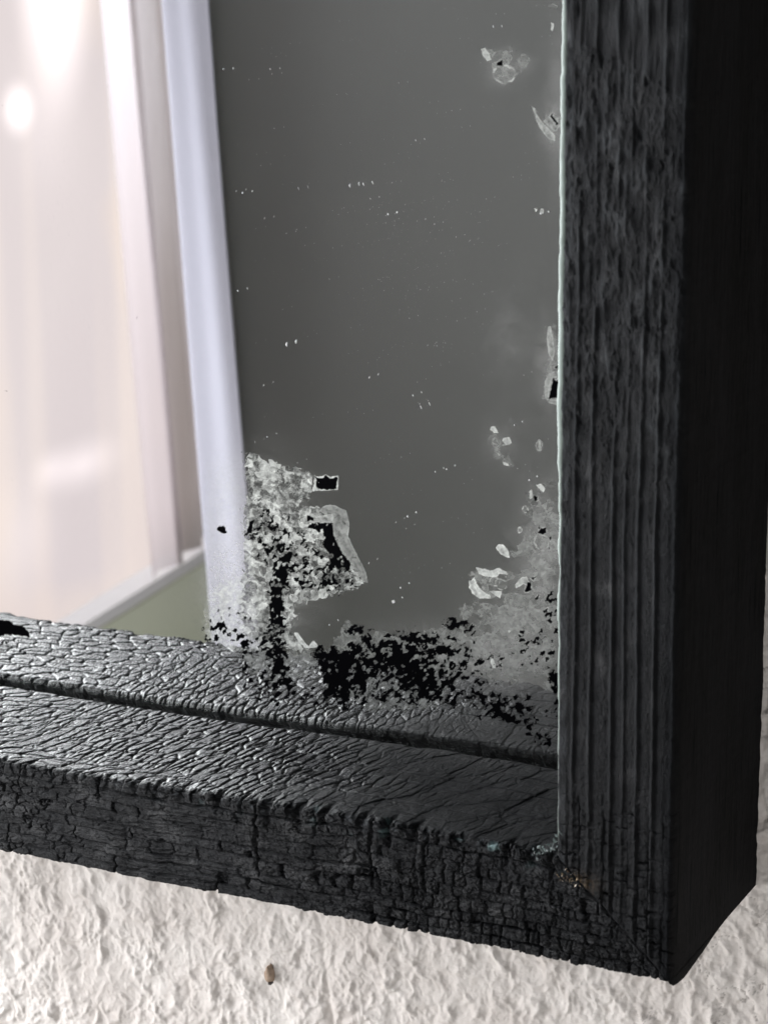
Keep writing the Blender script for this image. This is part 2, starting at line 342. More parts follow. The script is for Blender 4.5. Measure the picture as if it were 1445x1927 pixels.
P = np.stack([X + NX * h + ein + eout, Y + NY * h, Zd], -1)
col = np.zeros(X.shape + (4,))
crest = np.clip(h / .05, 0, 1) * (1 - onside)
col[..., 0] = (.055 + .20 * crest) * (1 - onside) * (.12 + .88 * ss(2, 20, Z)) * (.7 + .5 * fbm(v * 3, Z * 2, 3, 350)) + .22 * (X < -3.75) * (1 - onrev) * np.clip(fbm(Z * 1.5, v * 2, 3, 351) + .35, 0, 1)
arc = np.exp(-((X + 0) ** 2 + (Y - .05) ** 2) / .16)
col[..., 1] = (.34 + .14 * fbm(v * 1.5, Z * .8, 3, 353)) * (1 - onside) + .60 * onside + .35 * arc
rx = np.exp(-(((X + 3.2) / .55) ** 2 + ((Z - 2.95) / .28) ** 2)) * (Y < .3)
col[..., 3] = np.clip(rx * (fbm(X * 9, Z * 9, 3, 352) * 1.6 + .55), 0, .9)
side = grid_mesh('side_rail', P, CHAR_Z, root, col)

# pale strip coloured as window light caught on the side rail's inner edge --------------
k = NT('painted_edge_light'); c = k.ramp(k.noise(60, 6, .65, stretch=(1, 1, .3)), .3, (.20, .245, .22, 1), .6, (.36, .43, .40, 1))
zz = k.n('ShaderNodeAttribute', attribute_name='wear'); c = k.mix(zz.outputs['Fac'], c, (.10, .105, .10, 1))  # on this strip the attribute holds the dimming of the painted edge light
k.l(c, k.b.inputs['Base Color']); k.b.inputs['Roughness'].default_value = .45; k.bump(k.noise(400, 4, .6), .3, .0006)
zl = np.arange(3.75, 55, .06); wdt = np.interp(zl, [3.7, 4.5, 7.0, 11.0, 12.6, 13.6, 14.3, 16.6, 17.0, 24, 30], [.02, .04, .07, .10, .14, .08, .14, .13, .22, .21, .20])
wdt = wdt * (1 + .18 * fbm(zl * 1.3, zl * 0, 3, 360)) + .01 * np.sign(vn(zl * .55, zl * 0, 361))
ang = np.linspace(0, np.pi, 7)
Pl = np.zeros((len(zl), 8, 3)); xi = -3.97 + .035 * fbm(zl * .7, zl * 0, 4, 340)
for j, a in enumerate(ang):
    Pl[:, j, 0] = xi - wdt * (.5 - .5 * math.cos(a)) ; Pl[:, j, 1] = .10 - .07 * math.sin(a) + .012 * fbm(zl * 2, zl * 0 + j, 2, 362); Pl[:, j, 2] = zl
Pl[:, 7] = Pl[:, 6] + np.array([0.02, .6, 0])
cl = np.zeros((len(zl), 8, 4)); cl[..., :3] = (ss(10.5, 5.5, zl) * .75 * np.clip(.9 + fbm(zl * 1.2, zl * 0, 3, 363), 0, 1.2))[:, None, None]; cl[..., 3] = 1  # the painted edge highlight dims towards the bottom
tag(grid_mesh('edge_highlight', Pl, k.m, root, cl), 'thin pale grey-green strip coloured as window light on the inner frame edge')

# ---------------------------------------------------------------- silvering of the mirror, measured on the glass in cm
BLACK = [[[-17.43,13.61],[-17.16,13.62],[-16.99,13.74],[-16.79,13.65],[-16.5,13.72],[-16.52,13.27],[-16.8,13.22],[-17.23,13.16],[-17.41,13.26]],[[-17.74,11.78],[-17.32,11.87],[-16.77,11.92],[-16.71,11.56],[-16.55,11.16],[-16.29,10.77],[-15.97,10.39],[-15.98,10.18],[-16.21,10.03],[-16.52,10.16],[-16.84,10.37],[-16.93,10.74],[-17.2,11.09],[-17.05,11.31],[-17.42,11.56],[-17.78,11.63]],[[-17.82,12.17],[-17.68,12.08],[-17.55,12.03],[-17.55,11.93],[-17.8,11.92]],[[-19.24,9.81],[-18.98,9.93],[-18.75,9.91],[-18.73,9.7],[-18.85,9.52],[-18.57,9.51],[-18.76,9.44],[-18.95,9.21],[-19.08,9.41],[-19.31,9.64]],[[-19.28,9.13],[-19.04,9.16],[-19.0,8.82],[-18.96,8.4],[-19.07,7.96],[-19.17,7.63],[-19.45,7.66],[-19.54,8.01],[-19.53,8.33],[-19.38,8.61]],[[-21.84,11.19],[-21.67,11.31],[-21.46,11.32],[-21.39,11.05],[-21.61,11.02],[-21.8,11.09]],[[-20.48,11.23],[-20.33,11.6],[-20.16,11.66],[-20.27,11.16],[-20.46,11.08]],[[-9.98,29.13],[-9.81,29.2],[-9.77,29.0],[-9.98,29.02]],[[-8.0,27.3],[-7.92,27.41],[-7.82,27.25],[-7.68,27.04],[-7.76,27.0],[-7.88,27.21]],[[-7.59,19.05],[-7.52,19.51],[-7.47,18.98],[-7.55,18.83]],[[-7.75,18.51],[-7.55,18.64],[-7.55,18.48]],[[-7.83,17.89],[-7.79,18.12],[-7.64,18.02],[-7.58,18.14],[-7.56,17.45],[-7.94,17.4],[-7.9,17.62]],[[-8.49,13.77],[-8.34,13.75],[-8.36,13.65],[-8.45,13.58]],[[-8.31,12.41],[-8.23,12.6],[-8.0,12.64],[-7.98,12.5],[-8.15,12.37]],[[-7.87,12.26],[-7.79,12.33],[-7.81,12.13]],[[-8.76,10.35],[-8.67,10.52],[-8.57,10.49],[-8.57,10.29],[-8.69,10.15],[-8.8,10.14]],[[-8.57,10.69],[-8.38,10.77],[-8.46,10.62]],[[-8.08,9.5],[-7.91,9.66],[-7.93,9.48]],[[-32.43,6.19],[-31.89,6.21],[-31.69,6.06],[-31.26,6.06],[-31.01,5.87],[-30.91,5.6],[-31.39,5.64],[-31.93,5.61],[-32.48,5.45],[-33.29,5.44],[-34.09,5.67],[-33.25,6.05]],[[-8.33,10.03],[-8.27,10.08],[-8.29,9.94],[-8.38,9.93]],[[-9.0,8.66],[-8.83,8.68],[-8.89,8.53],[-9.0,8.52]],[[-9.0,8.32],[-8.83,8.36],[-8.78,8.26],[-9.04,8.21]]]
PALE = [[[[-17.2,12.48],[-16.97,12.61],[-16.62,12.64],[-16.4,12.54],[-16.13,12.48],[-16.0,11.98],[-16.05,11.46],[-15.85,11.07],[-15.47,10.44],[-15.3,10.09],[-15.26,9.72],[-15.44,9.74],[-15.7,10.17],[-15.93,10.39],[-16.29,10.81],[-16.64,11.23],[-16.71,11.6],[-16.72,12.11],[-17.31,12.32]],0.42,0.7],[[[-17.47,13.65],[-17.15,13.7],[-16.99,13.78],[-16.79,13.71],[-16.47,13.78],[-16.45,13.68],[-16.48,13.23],[-16.8,13.18],[-17.44,13.1],[-17.5,13.28]],0.7,0.8],[[[-18.03,12.08],[-17.41,12.11],[-16.7,12.3],[-16.7,11.93],[-17.78,11.82]],0.5,0.8],[[[-11.06,10.32],[-11.0,10.29],[-10.84,10.47],[-10.76,10.24],[-10.5,9.98],[-10.2,9.85],[-10.16,9.72],[-10.67,9.68],[-10.93,9.85],[-11.06,10.06]],0.75,1],[[[-10.78,10.88],[-10.57,10.83],[-10.14,10.81],[-9.86,10.94],[-9.56,10.82],[-9.48,10.71],[-9.82,10.71],[-9.95,10.57],[-10.35,10.53],[-10.67,10.61]],0.7,0.95],[[[-10.24,10.01],[-9.71,10.07],[-9.81,9.78],[-10.07,9.91]],0.65,0.9],[[[-9.99,11.69],[-9.86,11.83],[-9.7,11.85],[-9.48,11.63],[-9.4,11.36],[-9.61,11.37],[-9.82,11.47]],0.75,1],[[[-9.22,10.37],[-8.97,10.68],[-8.76,10.75],[-8.63,10.52],[-8.76,10.39],[-8.88,10.41],[-9.18,10.22]],0.6,0.85],[[[-8.41,14.19],[-8.2,14.27],[-8.04,14.07],[-8.12,13.93],[-8.33,14.09]],0.72,1],[[[-8.66,13.92],[-8.57,14.02],[-8.53,13.67],[-8.66,13.62]],0.55,0.8],[[[-18.51,7.39],[-18.33,7.41],[-17.87,6.91],[-17.63,7.18],[-17.4,6.97],[-17.64,6.86],[-17.99,6.81],[-18.29,7.03]],0.75,1],[[[-10.61,29.57],[-10.46,29.61],[-10.3,29.43],[-10.22,29.21],[-10.38,29.14],[-10.54,29.32]],0.6,0.8],[[[-8.68,27.63],[-8.56,27.56],[-8.4,27.24],[-8.07,26.92],[-7.79,26.67],[-7.79,26.45],[-8.07,26.52],[-8.31,26.8],[-8.51,27.13]],0.5,0.8],[[[-8.24,27.13],[-8.04,27.32],[-7.68,27.26],[-7.6,26.97],[-7.79,26.78],[-8.03,26.92]],0.5,0.7],[[[-8.01,19.95],[-7.89,20.02],[-7.8,19.59],[-7.72,19.12],[-7.79,18.73],[-7.96,18.95],[-8.04,19.48]],0.55,0.7],[[[-8.11,17.95],[-7.99,18.26],[-7.71,18.4],[-7.55,18.37],[-7.54,18.14],[-7.79,18.16],[-7.87,17.89],[-7.94,17.38],[-7.53,17.37],[-7.53,17.18],[-7.9,17.19],[-8.11,17.41]],0.5,0.65],[[[-10.18,16.2],[-10.01,16.19],[-9.88,15.97],[-10.05,15.93],[-10.22,16.07]],0.65,0.9],[[[-9.71,15.8],[-9.46,15.86],[-9.36,15.64],[-9.59,15.54],[-9.75,15.68]],0.6,0.8],[[[-9.75,14.94],[-9.5,14.88],[-9.46,14.77],[-9.67,14.79]],0.6,0.9],[[[-9.92,15.24],[-9.79,15.17],[-9.84,15.13],[-9.96,15.19]],0.6,0.9],[[[-8.34,15.76],[-8.26,15.89],[-8.21,15.58],[-8.32,15.45]],0.5,0.7],[[[-8.57,24.11],[-8.41,24.12],[-8.49,23.96]],0.7,1],[[[-8.29,24.12],[-8.17,24.11],[-8.21,23.94],[-8.37,23.93]],0.55,0.9],[[[-8.15,31.02],[-7.92,31.13],[-7.72,31.06],[-7.76,30.95],[-8.03,30.95]],0.3,0.5],[[[-7.99,30.49],[-7.87,30.45],[-7.91,30.17],[-7.99,30.2]],0.6,0.8],[[[-14.27,9.15],[-14.14,9.23],[-14.09,9.11],[-14.23,9.03]],0.75,1],[[[-10.15,7.45],[-10.06,7.42],[-9.93,7.11],[-10.06,7.05],[-10.19,7.28]],0.7,0.9],[[[-9.85,7.41],[-9.67,7.27],[-9.67,7.19],[-9.8,7.25]],0.65,0.9],[[[-9.47,8.6],[-9.36,8.58],[-9.45,8.44]],0.7,0.9],[[[-18.16,9.09],[-18.28,9.96],[-18.0,9.87],[-17.97,9.15],[-18.12,8.59],[-18.26,8.57]],0.42,0.8],[[[-20.12,13.59],[-19.79,13.67],[-19.46,13.74],[-19.04,13.57],[-18.91,13.46],[-19.33,13.37],[-19.61,13.35],[-19.98,13.4]],0.6,0.9],[[[-19.47,14.15],[-19.31,14.17],[-19.13,14.02],[-18.89,14.0],[-18.99,13.82],[-19.41,13.91]],0.6,0.9]]
RINGS = [[-9.73,28.71,0.47,0.35,0.083,0.55],[-9.89,29.22,0.4,0.32,0.083,0.28],[-8.99,29.19,0.23,0.23,0.1,0.25],[-8.82,13.21,0.13,0.13,0.05,0.6],[-9.02,12.44,0.1,0.11,0.042,0.6],[-8.18,12.09,0.3,0.35,0.05,0.45],[-10.05,15.66,0.27,0.29,0.033,0.25],[-8.3,15.65,0.15,0.23,0.042,0.35],[-10.01,10.4,0.23,0.19,0.05,0.5],[-9.77,10.31,0.27,0.23,0.042,0.45]]
ZONES = [[[[-20.52,14.31],[-20.05,14.35],[-19.59,14.1],[-18.89,13.95],[-18.55,13.82],[-18.09,13.86],[-17.47,13.67],[-17.48,13.07],[-18.0,12.71],[-18.23,12.48],[-17.31,12.47],[-16.68,12.01],[-16.42,11.21],[-15.88,10.36],[-15.3,9.98],[-15.39,9.62],[-16.1,9.33],[-16.91,8.98],[-18.49,8.52],[-18.36,8.05],[-18.67,7.69],[-18.52,7.17],[-17.64,6.81],[-18.34,6.68],[-19.76,6.69],[-20.83,6.99],[-20.91,8.38],[-20.69,9.48],[-20.57,10.56],[-20.63,12.03],[-20.33,12.69],[-20.4,13.53]],1.0,0.5],[[[-22.23,8.66],[-20.77,9.36],[-19.25,8.15],[-19.29,6.43],[-21.21,6.29],[-22.46,6.67]],0.8,0.62],[[[-22.15,13.79],[-20.64,14.13],[-20.55,11.2],[-20.69,9.48],[-22.1,8.89],[-22.4,11.0]],0.2,0.6],[[[-17.17,6.75],[-16.47,7.64],[-16.18,8.21],[-15.55,7.97],[-15.1,7.77],[-14.73,7.9],[-14.19,7.84],[-13.08,8.07],[-11.76,8.52],[-10.99,8.78],[-11.1,6.87],[-12.42,5.23],[-15.13,4.63],[-16.96,5.23]],0.75,0.27],[[[-11.49,9.4],[-11.1,9.75],[-10.24,9.75],[-9.39,10.15],[-8.87,11.22],[-9.4,11.56],[-9.09,12.19],[-8.77,12.72],[-8.57,13.63],[-7.95,14.08],[-7.46,13.93],[-7.37,5.94],[-8.52,6.81],[-10.23,6.58],[-11.1,7.49],[-11.32,8.49]],0.62,0.29],[[[-21.19,6.83],[-20.24,6.7],[-18.34,6.72],[-17.17,6.79],[-17.42,5.81],[-19.32,5.13],[-20.87,5.53]],0.72,0.29],[[[-21.45,6.15],[-17.41,6.46],[-15.13,4.85],[-10.66,5.27],[-7.37,5.74],[-7.35,3.68],[-10.66,3.59],[-15.14,3.34],[-21.5,4.39]],0.18,0.06],[[[-10.61,29.72],[-10.1,29.65],[-9.39,29.47],[-8.69,29.3],[-8.69,28.99],[-9.19,28.72],[-9.29,28.32],[-10.09,28.34],[-10.34,28.88]],0.5,0.29],[[[-8.8,27.71],[-8.08,27.56],[-7.56,27.66],[-7.55,26.02],[-7.95,26.19],[-8.43,26.84]],0.52,0.29],[[[-8.09,20.04],[-7.61,20.26],[-7.45,17.23],[-8.19,17.25],[-8.12,18.33]],0.55,0.29],[[[-10.37,16.32],[-9.84,16.26],[-9.3,15.82],[-9.25,14.75],[-9.94,14.88],[-10.43,15.72]],0.45,0.29],[[[-8.58,14.32],[-7.47,14.71],[-7.45,13.35],[-8.98,12.4],[-9.09,13.18]],0.55,0.31],[[[-10.89,10.99],[-9.39,10.96],[-8.55,10.85],[-8.54,9.85],[-10.67,9.49],[-11.15,9.74]],0.6,0.3],[[[-33.02,5.45],[-31.39,5.66],[-31.14,5.35],[-31.7,4.82],[-33.08,4.41]],0.55,0.4],[[[-7.8,29.09],[-7.55,30.17],[-7.51,26.57],[-7.66,25.84],[-7.87,26.56]],0.28,0.2]]
BB = [[-19.65,11.29,1.06,1.27,0.46],[-19.11,9.45,0.59,1.28,0.55],[-19.17,7.73,0.38,1.07,0.55],[-19.29,6.21,0.57,0.87,0.85],[-17.36,9.75,1.38,0.72,0.5],[-16.43,9.96,0.69,0.52,0.45],[-18.27,10.6,1.16,1.26,0.42],[-20.47,6.93,1.44,0.87,0.4],[-17.18,6.6,0.51,0.34,0.8],[-16.26,6.08,1.15,0.73,1.1],[-16.5,5.3,0.69,0.86,0.7],[-15.11,6.76,1.36,0.72,0.75],[-15.78,7.73,0.55,0.46,0.55],[-13.86,7.45,1.23,0.63,0.62],[-13.09,6.29,1.34,0.84,0.92],[-12.86,7.68,1.11,0.46,0.68],[-11.41,8.52,0.57,0.29,0.85],[-11.76,7.2,1.1,1.04,0.5],[-14.67,5.34,2.04,0.64,0.5],[-10.66,5.89,1.3,1.04,0.42],[-8.83,5.53,0.85,0.62,0.5],[-8.32,8.06,0.97,0.81,0.52],[-7.6,9.76,0.37,1.0,0.42],[-7.57,6.73,0.34,1.02,0.75],[-8.34,10.47,0.63,1.2,0.25],[-8.14,12.29,0.62,0.79,0.22],[-10.02,7.43,1.29,0.82,0.18],[-9.69,5.62,0.73,0.54,0.6],[-8.08,4.61,0.72,0.45,0.55],[-18.38,4.82,1.42,0.65,0.55],[-19.8,5.06,1.2,0.66,0.4],[-22.16,6.82,0.49,0.53,0.42],[-21.17,7.6,0.97,0.65,0.28],[-31.69,5.16,0.92,0.37,0.45],[-32.45,5.87,1.08,0.28,0.9],[-20.61,6.04,0.34,0.87,0.55]]
HZ = [[-9.54,19.57,0.87,1.15,0.1],[-8.85,8.4,1.9,2.23,0.32],[-7.93,11.91,1.04,2.18,0.42],[-10.67,7.34,2.6,1.24,0.28],[-9.79,28.89,0.69,0.62,0.22],[-8.99,29.08,0.4,0.29,0.2],[-7.72,27.65,0.4,2.9,0.26],[-8.07,27.01,0.48,0.73,0.25],[-7.87,18.54,0.49,1.34,0.34],[-9.84,15.58,0.63,0.78,0.16],[-12.86,7.06,2.66,1.04,0.3],[-21.39,8.32,1.21,1.73,0.5],[-19.21,10.28,1.64,3.18,0.5],[-8.51,5.16,2.98,0.83,0.04],[-12.87,4.96,2.68,0.85,0.04],[-18.37,5.26,2.12,0.65,0.2],[-21.38,13.23,0.6,1.69,0.1],[-21.71,10.01,0.72,1.29,0.15],[-8.59,15.39,2.48,7.8,0.03]]
